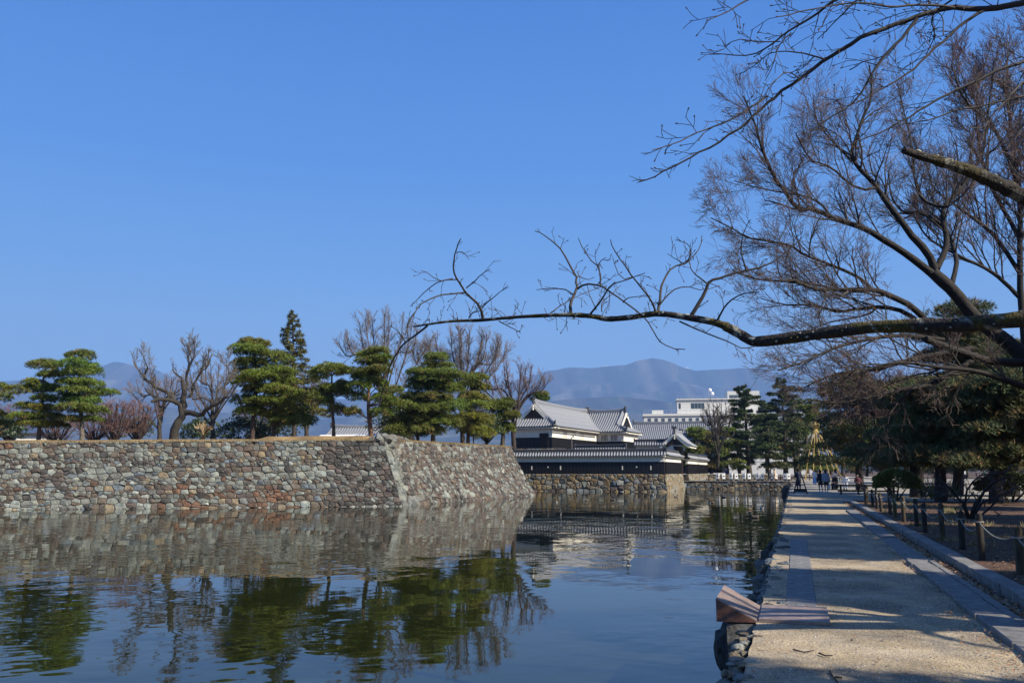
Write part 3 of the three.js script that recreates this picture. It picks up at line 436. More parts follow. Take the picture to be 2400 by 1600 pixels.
{ // wooden gate
  const t = thing('castle_gate', 'dark timber castle gate under its own small tiled gable roof', 'gate', W(115.2, -14.5, .9), -AZ);
  const px = (x, z, w, h, y0 = 0) => new GB().box(x - w / 2, x + w / 2, y0, h, z - w / 2, z + w / 2);
  for (const z of [1.9, -1.9]) { part('gate_post', px(0, z, .5, 4.4), M.darkwood, t); part('rear_post', px(-1.7, z, .34, 3.2), M.darkwood, t); part('brace_beam', new GB().box(-1.8, .1, 2.7, 2.95, z - .12, z + .12), M.darkwood, t); }
  part('lintel', new GB().box(-.32, .32, 3.5, 4.1, -2.7, 2.7), M.darkwood, t); part('upper_beam', new GB().box(-.24, .24, 4.2, 4.6, -3.2, 3.2), M.darkwood, t);
  for (const z of [1, -1]) { const d = part('door_leaf', new GB().box(-1.55, -.1, .1, 3.4, z * 1.62 - .06, z * 1.62 + .06), M.darkwood, t); part('iron_strap', new GB().box(-1.5, -.15, 2.5, 2.62, z * 1.62 - .075, z * 1.62 + .075), M.blackboard, d); }
  for (const z of [2.35, 2.7]) part('paper_sign', new GB().box(-.22, .1, 3.0, 3.3, z + .0, z + .03), M.white, t);
  const R = 2.0, H = 1.75, y = 4.55, L = 7.6;
  const a = slope(t, V(R, y, L / 2), V(0, 0, -1), V(-1, 0, 0), { W: L, R, H, turn: .1 }), b = slope(t, V(-R, y, -L / 2), V(0, 0, 1), V(1, 0, 0), { W: L, R, H, turn: .1 });
  ridgeCap(t, V(0, y + H, L / 2 - .1), V(0, y + H, -L / 2 + .1), .4, .32);
  gable(t, (tt, s) => { const q = a(.1, tt); return V(s ? q.x : -q.x, q.y, L / 2 - .12); }, 0, 0, V(0, 0, -1), R, .05);
{ const g = new GB(); for (const e of [R - .12, -R + .12]) g.bar(V(e, y - .1, L / 2 - .2), V(e, y - .1, -L / 2 + .2), .12, .14); part('eave_boards', g, M.white, t); }
}
{ // long hall behind
  const a = P(1490, 1100, 158), t = thing('long_hall', 'long low hall with grey tiled roof behind the turret', 'building', V(a.x, 1.95, a.z), -AZ), L = 15.4;
  part('plaster_wall', new GB().box(0, L, 2.6, 5.9, -8, 0), M.white, t); part('board_cladding', new GB().box(-.03, L + .03, 0, 2.6, -8.03, .03), M.blackboard, t);
  part('door', new GB().box(1.5, 2.6, 3.2, 5.2, 0, .06), M.darkwood, t); part('door', new GB().box(4.4, 5.6, 3.2, 5.2, 0, .06), M.darkwood, t);
  const R = 5, H = 3.3, y = 5.7, g = 1.6, W2 = L + 2;
  const f = slope(t, V(-1, y, 1), V(1, 0, 0), V(0, 0, -1), { W: W2, R, H, tmax: (x) => W2 - x < g ? (W2 - x) / R : 1 }); slope(t, V(L + 1, y, -9), V(-1, 0, 0), V(0, 0, 1), { W: W2, R, H, step: .6, tmax: (x) => x < g ? x / R : 1 });
  slope(t, V(L + 1, y, 1), V(0, 0, -1), V(-1, 0, 0), { W: 10, R, H, tmax: (x) => Math.min(g / R, x / R, (10 - x) / R) });
  ridgeCap(t, V(-.9, y + H, -4), V(L + 1 - g - .1, y + H, -4));
  gable(t, (tt, s) => { const q = f(W2 - g, tt); return V(L + 1 - g + .1, q.y, s ? q.z : -8 - q.z); }, 0, 0, V(-1, 0, 0), R, g / R * .9, { wood: M.blackboard });
  hip(t, f, [[W2 - g, g / R], [W2 - .1, .02]]);
}
{ // white office block far behind
  const a = P(1512, 1100, 262), t = thing('office_building', 'white flat-roofed office block rising behind the castle roofs', 'building', V(a.x, .8, a.z), -9 * Math.PI / 180), L = 50, top = 18;
  part('wall', new GB().box(0, L, 0, top, -16, 0), M.office, t); part('parapet', new GB().box(-.3, L + .3, top, top + .7, -16.3, .3), M.office, t);
  for (let r = 0; r < 4; r++) for (let k = 0; k < 23; k++) { const x = 1.2 + k * 2.06, y = top - 2.2 - r * 3.6, w = part('window', new GB().box(x, x + .98, y, y + 1.5, -.2, .05), M.glass, t); part('window_rail', new GB().box(x, x + .98, y + .86, y + .92, .051, .08), M.metal, w); part('sill', new GB().box(x - .1, x + 1.08, y - .14, y - .02, 0, .14), M.office, w); }
  const fl = new GB(); for (let r = 0; r < 4; r++) fl.box(-.05, L + .05, top - 3.0 - r * 3.6, top - 2.75 - r * 3.6, .0, .1); part('floor_bands', fl, M.office, t, 'stuff');
  const pt = part('penthouse', new GB().box(10.2, 30, top + .69, top + 5.0, -13, -2), M.office, t); part('cornice', new GB().box(10, 30.4, top + 5.0, top + 5.35, -13.3, -1.6), M.office, pt);
  for (const [x0, x1] of [[10.7, 11.3], [14.4, 18.4]]) part('window', new GB().box(x0, x1, top + 2.3, top + 4, -2.05, -1.95), M.glass, pt);
  const gl = new GB(); for (const x of [15.4, 16.4, 17.4]) gl.box(x, x + .08, top + 2.3, top + 4, -1.95, -1.9); part('window_bars', gl, M.metal, pt);
  part('upper_tower', new GB().box(25.5, 35, top + .69, top + 7.6, -12.5, -3), M.office, t); part('tower_window', new GB().box(26, 33, top + 4.9, top + 6.4, -3.02, -2.95), M.glass, t);
  const ra = new GB(); for (let x = 0; x < L; x += 1.4) ra.bar(V(x, top + .7, 0), V(x, top + 1.8, 0), .06, .06); for (const y of [1.25, 1.8]) ra.bar(V(0, top + y, 0), V(L, top + y, 0), .06, .06); for (let x = 10.4; x < 30; x += 1.2) ra.bar(V(x, top + 5.35, -1.9), V(x, top + 6.1, -1.9), .05, .05); ra.bar(V(10.4, top + 6.1, -1.9), V(30, top + 6.1, -1.9), .06, .06); part('roof_railing', ra, M.metal, t);
  for (const x of [8, 8.6]) part('antenna', new GB().bar(V(x, top + .7, -4), V(x, top + 4.4, -4), .08, .08), M.metal, t);
  part('dish_mast', new GB().bar(V(20, top + 5.3, -4), V(20, top + 8, -4), .16, .16), M.metal, t); for (const [x, y] of [[20.3, 8], [21, 6.9]]) part('dish', new GB().add(new THREE.SphereGeometry(.62, 10, 6, 0, 6.3, 0, 1.2).rotateX(1.4).translate(x, top + y, -3.6)), M.lamp, t);
  part('skylight', new GB().box(2.5, 6, top + .7, top + 2, -6, -3), M.office, t);
}
{ // white marquee and low tiled house on the castle lawn
  const a = P(722, 1040, 82), b = P(890, 1040, 80), t = thing('marquee', 'white tent roof showing above the moat wall between the pine trunks', 'tent', V(a.x, 4.1, a.z), -Math.atan2(b.z - a.z, b.x - a.x)), L = Math.hypot(b.x - a.x, b.z - a.z);
  const roof = new GB(); for (let k = 0; k < 3; k++) { const x0 = L * k / 3, x1 = L * (k + 1) / 3; roof.quad(V(x0, .95, 0), V(x1, .95, 0), V(x1, 1.75, -2.4), V(x0, 1.75, -2.4)); roof.quad(V(x1, .95, -4.8), V(x0, .95, -4.8), V(x0, 1.75, -2.4), V(x1, 1.75, -2.4)); } roof.tri(V(0, .95, 0), V(0, 1.75, -2.4), V(0, .95, -4.8)); roof.tri(V(L, .95, 0), V(L, .95, -4.8), V(L, 1.75, -2.4)); roof.quad(V(0, .6, 0.01), V(L, .6, 0.01), V(L, .95, 0.01), V(0, .95, 0.01)); part('tent_roof', roof, M.lamp, t);
  for (let k = 0; k < 4; k++) for (const z of [0, -4.8]) part('pole', new GB().bar(V(L * k / 3, 0, z), V(L * k / 3, .95, z), .06, .06), M.metal, t);
  const c = P(770, 1040, 108), h = thing('tiled_house', 'low house with a grey tiled roof seen over the white tent', 'building', V(c.x, 3, c.z), -.1); part('wall', new GB().box(0, 9, 0, 3.3, -6, 0), M.white, h);
  slope(h, V(-.7, 3.2, .8), V(1, 0, 0), V(0, 0, -1), { W: 10.4, R: 3.8, H: 1.6 }); slope(h, V(9.7, 3.2, -6.8), V(-1, 0, 0), V(0, 0, 1), { W: 10.4, R: 3.8, H: 1.6, step: .6 }); ridgeCap(h, V(-.6, 4.8, -3), V(9.6, 4.8, -3), .3, .3);
  const e = P(36, 1040, 112), w = thing('white_house', 'small white house half hidden behind the two left pines', 'building', V(e.x, 3, e.z), .1); part('wall', new GB().box(0, 3.6, 0, 4, -5, 0), M.white, w); part('window', new GB().box(.6, 1.5, 1.9, 3, -.02, .05), M.glass, w); part('window', new GB().box(2.1, 3.0, 1.9, 3, -.02, .05), M.glass, w); part('roof', new GB().box(-.4, 4, 4, 4.25, -5.4, .4), M.tiledark, w);
}
// ---------- trees ----------
const jit = (R, s) => V(rnd(R, -s, s), rnd(R, -s, s), rnd(R, -s, s));
const BARK = [.15, .125, .10], BARKD = [.085, .072, .06], BARKL = [.26, .235, .20], TWIG = [.115, .085, .072], REDTWIG = [.20, .105, .085], GREYTWIG = [.24, .20, .17];
function sprout(gb, R, p, dir, len, r, lev, o) { // one shoot with its side shoots
  const n = Math.max(2, Math.min(9, Math.round(len / (o.seg ?? .3)))), pts = [p.clone()], rad = [r], d = dir.clone().normalize(), rmin = o.rmin ?? .004;
  for (let k = 1; k <= n; k++) { d.add(jit(R, o.wig ?? .22)); d.y += (o.up ?? .06); if (o.pull) d.addScaledVector(o.pull, .05); d.normalize(); pts.push(pts[k - 1].clone().addScaledVector(d, len / n)); rad.push(Math.max(rmin, lerp(r, r * .35, k / n))); }
  const top = lev >= o.max; gb.tube(pts, rad, r > .05 ? 6 : r > .02 ? 4 : 3, top ? o.tip : o.col, top ? null : (lev >= o.max - 1 ? o.tip : o.col));
  if (top) { if (o.bud && R() < o.bud) { const e = pts[n]; gb.tube([e, e.clone().addScaledVector(d, .012), e.clone().addScaledVector(d, .026)], [.003, .0075, .002], 4, o.tip); } return; }
  const kids = o.kids[lev] ?? 3, m = Math.max(1, Math.round(kids * rnd(R, .7, 1.3)));
  for (let k = 0; k < m; k++) {
    const t = lerp(o.from ?? .15, 1, (k + R()) / m), f = t * n, i = Math.min(n - 1, Math.floor(f)), q = pts[i].clone().lerp(pts[i + 1], f - i), td = pts[i + 1].clone().sub(pts[i]).normalize();
    const side = jit(R, 1); side.addScaledVector(td, -side.dot(td)).normalize(); const a = rnd(R, o.a0 ?? .4, o.a1 ?? 1.0);
    const cd = td.multiplyScalar(Math.cos(a)).addScaledVector(side, Math.sin(a)); sprout(gb, R, q, cd, len * rnd(R, .38, .72) * (o.lf ?? 1) * (1.1 - .35 * t), Math.max(rmin, lerp(r, r * .35, t) * rnd(R, .5, .72)), lev + 1, o);
  }
}
function limb(gb, tw, R, pts, r0, r1, o) { // a traced limb: smooth tube, then shoots along it
  const len = pts.reduce((s, q, k) => k ? s + q.distanceTo(pts[k - 1]) : 0, 0), n = Math.max(4, Math.min(60, Math.round(len / (o.lseg ?? .25)))), c = pts.length > 2 ? CR(pts).getPoints(n) : Array.from({ length: n + 1 }, (_, k) => pts[0].clone().lerp(pts[1], k / n));
  const kn = o.knots ?? .06; c.forEach((q, k) => { if (k && k < n) q.add(jit(R, kn * Math.min(.1, r0))); });
  const rad = c.map((_, k) => lerp(r0, r1, Math.pow(k / n, .85))); gb.tube(c, rad, r0 > .12 ? 9 : r0 > .03 ? 7 : 5, o.col, null, true, r0 > .03 ? (s, k) => 1 + .16 * (hash(s, k, 7) - .5) : null);
  if (o.shoots) { const m = Math.round(len * o.shoots); for (let k = 0; k < m; k++) { const t = lerp(o.sfrom ?? .2, 1, (k + R()) / m), i = Math.min(n - 1, Math.floor(t * n)), td = c[i + 1].clone().sub(c[i]).normalize(), s = jit(R, 1); s.addScaledVector(td, -s.dot(td)).normalize(); const a = rnd(R, .35, 1.0), d = td.multiplyScalar(Math.cos(a)).addScaledVector(s, Math.sin(a)); d.y += o.sup ?? .15; sprout(tw, R, c[i].clone(), d, rnd(R, o.sl[0], o.sl[1]) * (1.15 - .5 * t), Math.max(o.rmin ?? .004, Math.min(rad[i] * .55, o.sr ?? .03)), 0, o); } }
  return c;
}
function treeThing(name, label, base, trunk, twigs, group, names = ['trunk', 'twigs']) {
  const t = thing(name, label, 'tree', base, 0, group);
  if (trunk.v) part(names[0], trunk.geo(base), M.bark, t); if (twigs && twigs.v) part(names[1], twigs.geo(base), M.twig, t); return t;
}
// pixel traces; zone = [offset x, offset y, scale] of the enlarged view they were read from
const Z7 = [900, 500, 2.613], Z6 = [1600, 0, 1.96], Z2 = [500, 650, 2.614], Z8 = [0, 820, 6.533], Z1 = [0, 700, 2.851];
const tr = (zone, list, z) => list.map(([x, y], k) => P(zone[0] + x / zone[2], zone[1] + y / zone[2], typeof z === 'function' ? z(k / (list.length - 1), x, y) : z));

{ // the near cherry tree: trunk outside the frame at right, long limb over the water
  const R = mul(101), tk = new GB(), tw = new GB(), base = W(9.5, 5.6, .85), col = [.045, .038, .033], o = { col, tip: [.058, .048, .042], max: 1, kids: [2], seg: .09, wig: .3, up: .02, rmin: .003, shoots: 4.5, sl: [.05, .26], sr: .006, a0: .5, a1: 1.1, bud: .5, sfrom: .08, lseg: .12, knots: .35 };
  const main = [[969, 765], [1003, 760], [1053, 753], [1130, 750], [1206, 743], [1283, 739], [1340, 738], [1386, 741], [1424, 747], [1474, 744], [1543, 735], [1608, 743], [1685, 758], [1723, 776], [1761, 798], [1776, 800], [1888, 786], [2041, 767], [2143, 763], [2245, 760], [2400, 748], [2560, 720]];
  const mw = main.map(([x, y]) => P(x, y, lerp(10.4, 7.0, clamp((x - 960) / 1440)))); mw.push(W(9.3, 4.7, 3.5), W(9.5, 5.5, 2.6));
  const wpx = [4, 5, 6, 7.5, 8, 9, 10, 11, 13, 13, 14, 16, 18, 22, 25, 25, 27, 30, 33, 36, 40, 46], pw = mw.map((q, k) => k < 22 ? wpx[k] / 2 * PXM(-q.z) : .19 + .06 * (k - 22));
  const c = CR(mw).getPoints(420), rad = c.map((_, k) => { const f = k / 420 * (mw.length - 1), i = Math.min(mw.length - 2, Math.floor(f)); return lerp(pw[i], pw[i + 1], f - i) * (1 + .3 * Math.pow(vn(k / 6.5, .5, 999, 4), 6) + .16 * (vn(k / 9, .5, 999, 1) - .5) + .10 * (vn(k / 3, .5, 999, 2) - .5)); });
  const mcol = new GB(); mcol.tube(c, rad, 16, WHITE, null, true, (s, k) => 1 + .16 * (vn(s / 2, k / 5, 999, 9) - .5));
  for (let k = 0; k < mcol.v; k++) { const x = mcol.p[k * 3], y = mcol.p[k * 3 + 1], z = mcol.p[k * 3 + 2], m = ss(.5, .58, fbm(x / 8 + .5, (y + z) / 8 + .5, 34, 4, 5)), l = ss(.665, .70, fbm(x / 8 + .3, (y + z) / 8 + .1, 84, 3, 15)); mcol.c[k * 3] = lerp(lerp(.072, .17, m), .55, l); mcol.c[k * 3 + 1] = lerp(lerp(.06, .135, m), .56, l); mcol.c[k * 3 + 2] = lerp(lerp(.05, .018, m), .48, l); }
  for (let k = 0; k < 26; k++) sprout(tw, R, c[Math.floor(rnd(R, 4, 190))].clone(), V(rnd(R, -.6, .3), rnd(R, .2, 1) * (R() < .75 ? 1 : -1), rnd(R, -.4, .4)), rnd(R, .05, .22), .005, 0, { ...o, kids: [2] });
  const sub = [
    [[[605, 640], [590, 580], [545, 525], [500, 480], [460, 420], [430, 370], [425, 320], [440, 230], [450, 190], [470, 155]], 7, 2], [[[500, 485], [420, 492], [350, 500], [290, 520], [220, 560], [190, 610], [155, 660], [130, 740]], 4, 2],
    [[[455, 405], [380, 408], [330, 410], [270, 365], [225, 350]], 3, 1.5], [[[420, 400], [330, 420], [260, 470], [200, 530], [160, 570]], 3, 1.5], [[[445, 240], [480, 235], [520, 280]], 2, 1.5], [[[505, 455], [560, 410], [600, 370], [650, 340]], 3, 1.5], [[[600, 575], [650, 530], [700, 490], [750, 450]], 3, 1.5], [[[520, 640], [540, 610], [590, 595]], 3, 2],
    [[[265, 688], [200, 740], [130, 790], [90, 840], [60, 890], [30, 960], [10, 1040], [-15, 1100], [-30, 1180]], 5, 2], [[[130, 785], [100, 740], [60, 700], [35, 685]], 2.5, 1.5], [[[150, 770], [140, 700], [160, 640], [200, 590]], 2.5, 1.5],
    [[[1145, 610], [1140, 560], [1155, 510], [1185, 460], [1180, 420], [1175, 380], [1150, 340], [1115, 280], [1080, 220], [1040, 180], [1000, 150], [960, 120], [925, 108]], 8, 2.2], [[[1185, 462], [1220, 437], [1290, 435], [1340, 450], [1400, 490], [1470, 540], [1540, 590], [1600, 640], [1640, 700], [1670, 760], [1700, 790], [1760, 825], [1845, 832]], 5, 2],
    [[[1155, 495], [1120, 470], [1060, 458], [1000, 460], [935, 468]], 3.5, 1.6], [[[1180, 390], [1200, 385], [1240, 405], [1290, 390]], 3, 1.5], [[[1265, 615], [1310, 560], [1350, 500], [1390, 440], [1440, 420], [1520, 395], [1600, 365]], 5, 1.8], [[[1325, 440], [1325, 380], [1310, 320], [1270, 290], [1240, 250], [1210, 200], [1190, 150]], 4, 1.8], [[[1310, 320], [1330, 290], [1360, 270]], 2.5, 1.5],
    [[[1665, 600], [1640, 540], [1600, 480], [1550, 420], [1510, 370], [1470, 310], [1430, 250], [1400, 200], [1388, 160]], 5, 2], [[[1520, 390], [1460, 400], [1420, 330], [1400, 265]], 3, 1.5], [[[1680, 600], [1690, 530], [1700, 450], [1720, 390], [1770, 330], [1840, 310], [1890, 265], [1930, 220], [1948, 135]], 7, 2], [[[1850, 305], [1880, 250], [1865, 190], [1790, 160]], 3, 1.5], [[[1840, 310], [1790, 280], [1735, 245]], 3, 1.5],
    [[[1690, 560], [1730, 510], [1790, 460], [1860, 450], [1960, 470], [2060, 440]], 4, 1.6], [[[1870, 640], [1920, 570], [1960, 490], [1990, 430], [2040, 400], [2130, 370], [2220, 350], [2352, 310], [2460, 240], [2560, 150]], 10, 2.5], [[[1980, 430], [1920, 380], [1880, 340], [1870, 260], [1880, 180]], 4, 1.6], [[[2220, 350], [2190, 240], [2200, 130], [2240, 40]], 4, 1.6], [[[2045, 650], [2100, 560], [2180, 500], [2300, 480]], 5, 2],
    [[[1810, 660], [1940, 720], [2050, 760], [2140, 800], [2200, 825], [2270, 815]], 4, 2], [[[1150, 630], [1170, 648], [1130, 640]], 2, 1.5], [[[705, 660], [760, 690], [810, 715], [838, 732]], 3, 1.5], [[[1020, 610], [1090, 560], [1200, 500], [1330, 450]], 3, 1.5], [[[1300, 590], [1260, 500], [1245, 430]], 2.5, 1.4], [[[1335, 600], [1340, 540], [1390, 500], [1450, 440]], 3, 1.5], [[[1465, 545], [1500, 515], [1640, 508]], 3, 1.5]];
  for (const [l, a, b] of sub) { const zb = lerp(10.4, 7, clamp((900 + l[0][0] / 2.613 - 960) / 1440)), dz = rnd(R, -.9, .9); const p = tr(Z7, l, (t) => zb + dz * t); limb(tw, tw, R, p, a / 2 * PXM(zb) * 1.1, b / 2 * PXM(zb), { ...o, lseg: .1 }); }
  // cut stub and the thin upper boughs
  const st = tr(Z6, [[1018, 690], [1150, 730], [1280, 770], [1400, 820], [1568, 905], [1750, 1040], [1900, 1150]], (t) => lerp(6.3, 6.9, t)); st.push(W(9.2, 4.6, 4.6), W(9.5, 5.5, 3.0));
  const sc = CR(st).getPoints(140), sr = sc.map((_, k) => lerp(.027, .085, Math.pow(k / 140, .8)) * (1 + .2 * (vn(k / 4, .5, 999, 3) - .5))), sg = new GB(); sg.tube(sc, sr, 14, WHITE, null, true, (s, k) => 1 + .22 * (vn(s / 2, k / 2, 999, 19) - .5));
  for (let k = 0; k < sg.v; k++) { const x = sg.p[k * 3], y = sg.p[k * 3 + 1], m = ss(.5, .62, fbm(x / 8 + .7, y / 8 + .2, 16, 4, 25)), l = ss(.68, .72, fbm(x / 8 + .3, y / 8 + .6, 70, 3, 35)); sg.c[k * 3] = lerp(lerp(.075, .12, m), .5, l); sg.c[k * 3 + 1] = lerp(lerp(.062, .095, m), .5, l); sg.c[k * 3 + 2] = lerp(lerp(.05, .02, m), .42, l); }
  let upStart = null; const up = [
    [[[1750, -20], [1568, 10], [1400, 38], [1250, 35], [1180, 45], [1080, 80], [980, 110], [850, 155], [740, 225], [640, 285], [540, 360], [430, 440], [360, 500], [280, 570], [180, 640], [80, 700], [-20, 750], [-110, 800], [-200, 835]], 15, 2.5], [[[390, 440], [300, 500], [220, 550], [120, 590], [40, 620], [-40, 660], [-140, 690]], 5, 2], [[[1080, 85], [1020, 160], [960, 220], [900, 290], [860, 360], [820, 430], [760, 490], [680, 540], [600, 590]], 8, 2.5],
    [[[1400, 40], [1300, 100], [1220, 170], [1150, 230], [1080, 300], [1000, 360], [900, 420], [800, 470], [700, 500]], 8, 2], [[[1720, 210], [1568, 282], [1440, 330], [1330, 380], [1220, 430], [1100, 500], [1000, 560], [880, 620], [780, 660]], 9, 2.5], [[[1700, 400], [1568, 440], [1400, 480], [1250, 510], [1130, 550], [1000, 570]], 7, 2], [[[900, -60], [700, 0], [640, 50], [560, 100], [480, 150], [400, 210], [330, 250], [230, 250], [140, 245]], 8, 2], [[[650, 270], [560, 245], [480, 235], [400, 245], [330, 300], [280, 330]], 4, 1.6],
    [[[900, -20], [800, 0], [740, 60], [690, 110], [620, 180]], 5, 2], [[[480, -60], [300, 0], [230, 40], [170, 70], [110, 95]], 5, 2], [[[1250, 35], [1100, 20], [950, 30], [820, 10], [650, 30], [480, 70], [430, 75]], 6, 2], [[[1300, -40], [1150, 70], [1160, 160], [1120, 250]], 5, 2], [[[500, 150], [440, 210], [420, 290], [380, 370]], 3, 1.6], [[[450, 190], [340, 190], [250, 180], [190, 215]], 3, 1.6], [[[1200, 160], [1180, 60], [1050, 50], [900, 95]], 3, 1.6], [[[540, 360], [480, 330], [400, 390], [370, 380]], 3, 1.5], [[[1560, 380], [1480, 470], [1400, 560], [1380, 640]], 5, 2], [[[1650, 480], [1560, 580], [1480, 690]], 6, 2]];
  for (const [l, a, b] of up) { const zb = rnd(R, 6.3, 7.2), dz = rnd(R, -.6, .8), p = tr(Z6, l, (t) => zb + dz * t); if (l[0][0] >= 1550 || l[0][1] < 0) { const from = l[0][1] < 0 && upStart ? upStart : W(9.5, 5.6, 4.3), rr = a / 2 * PXM(zb) * 1.15; limb(tw, tw, R, [from, from.clone().lerp(p[0], .5).add(V(0, .35, 0)), p[0]], rr * 1.5, rr, { ...o, shoots: 0 }); upStart ??= p[0]; } limb(tw, tw, R, p, a / 2 * PXM(zb) * 1.15, b / 2 * PXM(zb) * 1.2, { ...o, shoots: 7, sl: [.08, .38], kids: [3], lseg: .1 }); }
  // boughs outside the frame that carry them, and whose shade falls on the path
  for (let k = 0; k < 8; k++) { const a = k / 8 * 6.28, p0 = W(9.5, 5.6, rnd(R, 3.2, 4.4)), u1 = 9.5 + Math.cos(a) * rnd(R, 2, 4.2), v1 = Math.max(5.6 + Math.sin(a) * 3.4, u1 * .30 + 1.9), p1 = W(u1, v1, rnd(R, 5, 8)); limb(tk, tw, R, [p0, p0.clone().lerp(p1, .5).add(V(0, .5, 0)), p1], .09, .02, { ...o, max: 2, kids: [3, 2], shoots: 2.6, sl: [.3, 1.0], seg: .2, rmin: .005 }); }
  limb(tk, tw, R, [base.clone().add(V(0, -.3, 0)), W(9.5, 5.6, 1.6), W(9.45, 5.55, 2.6), W(9.5, 5.6, 4.4)], .34, .2, { ...o, shoots: 0, col: BARK });
  const t = thing('cherry_tree', 'leafless cherry tree whose long lichen-covered limb reaches left over the moat', 'tree', base); part('trunk', tk.geo(base), M.bark, t); const ml = part('long_limb', mcol.geo(base), M.limb, t); part('sawn_limb', sg.geo(base), M.limb, t);
  const li = new GB(), onto = (pts, rr, lo, hi, n) => { for (let q = 0; q < n; q++) { const k = Math.floor(rnd(R, lo, hi)), d = pts[k + 1].clone().sub(pts[k]).normalize(), s = V(0, 1, 0).cross(d).normalize(), u = d.clone().cross(s), a = rnd(R, -2.4, .6), nn = s.clone().multiplyScalar(Math.cos(a)).addScaledVector(u, Math.sin(a)).multiplyScalar(-1), c0 = pts[k].clone().addScaledVector(nn, rr[k] * 1.03), w = nn.clone().cross(d).normalize(), sz = rnd(R, .004, .013) * (R() < .1 ? 2.2 : 1), m = 9, ring = []; for (let j = 0; j < m; j++) { const b = j / m * 6.283, f = sz * rnd(R, .4, 1.35); ring.push(c0.clone().addScaledVector(d, Math.cos(b) * f * 1.3).addScaledVector(w, Math.sin(b) * f).addScaledVector(nn, -.35 * f * f / rr[k] * Math.sin(b) * Math.sin(b))); } const top = c0.clone().addScaledVector(nn, .004), t2 = rnd(R, .8, 1.15), col = R() < .25 ? [.26 * t2, .21 * t2, .04 * t2] : [.34 * t2, .36 * t2, .30 * t2]; for (let j = 0; j < m; j++) li.tri(ring[j], ring[(j + 1) % m], top, col); } };
  onto(c, rad, 110, 400, 95); onto(sc, sr, 8, 90, 16); part('lichen', li.geo(base), M.paint, t, 'stuff'); part('twigs', tw.geo(base), M.twig, t);
}
{ // large leafless tree at right
  const R = mul(202), tk = new GB(), tw = new GB(), z0 = 27, o = { col: [.055, .045, .037], tip: [.165, .115, .095], max: 3, kids: [5, 5, 4], seg: .34, wig: .27, up: .05, rmin: .0042, shoots: 2.6, sl: [1.0, 2.5], sr: .035, a0: .3, a1: .85, lf: 1.02, sfrom: .22, lseg: .4, sup: .3 };
  const base = P(2540, 1180, 25.5); base.y = .85;
  const L = [
    [[[1420, 1520], [1330, 1440], [1250, 1340], [1190, 1285], [1150, 1250]], 46, 36, 0, 0], [[[1150, 1260], [1090, 1210], [1020, 1160], [940, 1110], [860, 1060], [780, 1030], [690, 1000], [600, 960], [530, 960], [480, 890], [420, 810], [380, 720], [360, 670], [340, 590], [320, 540], [280, 440]], 30, 4, -2, 1], [[[1160, 1240], [1130, 1160], [1060, 1090], [1010, 1020], [940, 930], [900, 870], [870, 830], [820, 780], [790, 740], [780, 690], [810, 600], [830, 540], [860, 480], [870, 400], [860, 300]], 30, 4, 0, 1],
    [[[890, 860], [820, 870], [740, 820], [700, 780], [640, 750], [600, 740], [560, 690], [520, 610]], 12, 3, -1.5, 1], [[[1170, 1230], [1200, 1170], [1215, 1100], [1195, 1000], [1210, 940], [1260, 890], [1310, 820], [1380, 700], [1400, 560], [1420, 400], [1430, 280]], 26, 4, 1.5, 1], [[[1205, 950], [1150, 940], [1100, 910], [1070, 830], [1060, 730], [1040, 600], [1010, 480], [990, 380]], 14, 3, 2, 1], [[[1240, 1300], [1260, 1200], [1240, 1120], [1200, 1040], [1100, 980], [1020, 975], [960, 900], [950, 800]], 20, 4, 2.5, 1],
    [[[1110, 1460], [1040, 1400], [960, 1360], [880, 1330], [780, 1330], [690, 1330], [600, 1325], [540, 1300], [450, 1290], [330, 1280], [230, 1240]], 26, 4, -3, 1], [[[1090, 1480], [1000, 1425], [900, 1410], [800, 1420], [700, 1430], [600, 1400], [480, 1400], [360, 1370]], 20, 3, -1, 1], [[[880, 1340], [820, 1280], [740, 1240], [640, 1200], [560, 1170], [500, 1130], [420, 1110], [300, 1090], [230, 1050], [130, 1000]], 14, 3, -3, 1], [[[690, 1010], [640, 940], [560, 900], [440, 880], [340, 860], [240, 830]], 10, 2.5, -2, 1],
    [[[780, 740], [700, 660], [620, 560], [600, 440]], 10, 2.5, 1, 1], [[[1200, 1560], [1000, 1540], [850, 1560], [700, 1600], [560, 1660], [440, 1700]], 18, 3, -3, 1], [[[1330, 1600], [1100, 1640], [900, 1690], [700, 1720], [560, 1780]], 22, 4, -2, 1], [[[1360, 1640], [1150, 1760], [950, 1800], [760, 1850], [620, 1840]], 20, 4, -3, .7]];
  for (const [l, a, b, dz, f] of L) { const p = tr(Z6, l, (t) => z0 + dz * t); limb(tk, tw, R, p, a / 2 * PXM(z0) * .66, b / 2 * PXM(z0) * .8, { ...o, shoots: f ? 2.7 * f : 0 }); }
  limb(tk, tw, R, [base.clone().add(V(0, -.4, 0)), P(2520, 1080, 25.7), P(2470, 920, 26.2), P(2380, 815, 26.8), P(2320, 772, 27)], .30, .215, { ...o, shoots: 0 });
  limb(tk, tw, R, [P(2400, 850, 26.5), P(2320, 845, 26), P(2240, 820, 25.5), P(2170, 795, 25)], .13, .1, { ...o, shoots: 0 }); limb(tk, tw, R, [P(2480, 930, 26), P(2400, 905, 25.6), P(2290, 870, 25), P(2200, 860, 24.6), P(2100, 850, 24.2), P(2000, 880, 24)], .11, .025, { ...o, shoots: 1.6 });
  limb(tk, tw, R, [P(2470, 920, 26.2), P(2480, 700, 27.5), P(2440, 420, 29), P(2420, 120, 30)], .18, .04, { ...o, shoots: 1.6 });
  treeThing('zelkova_tree', 'big leafless tree with spreading reddish twigs filling the upper right', base, tk, tw);
}
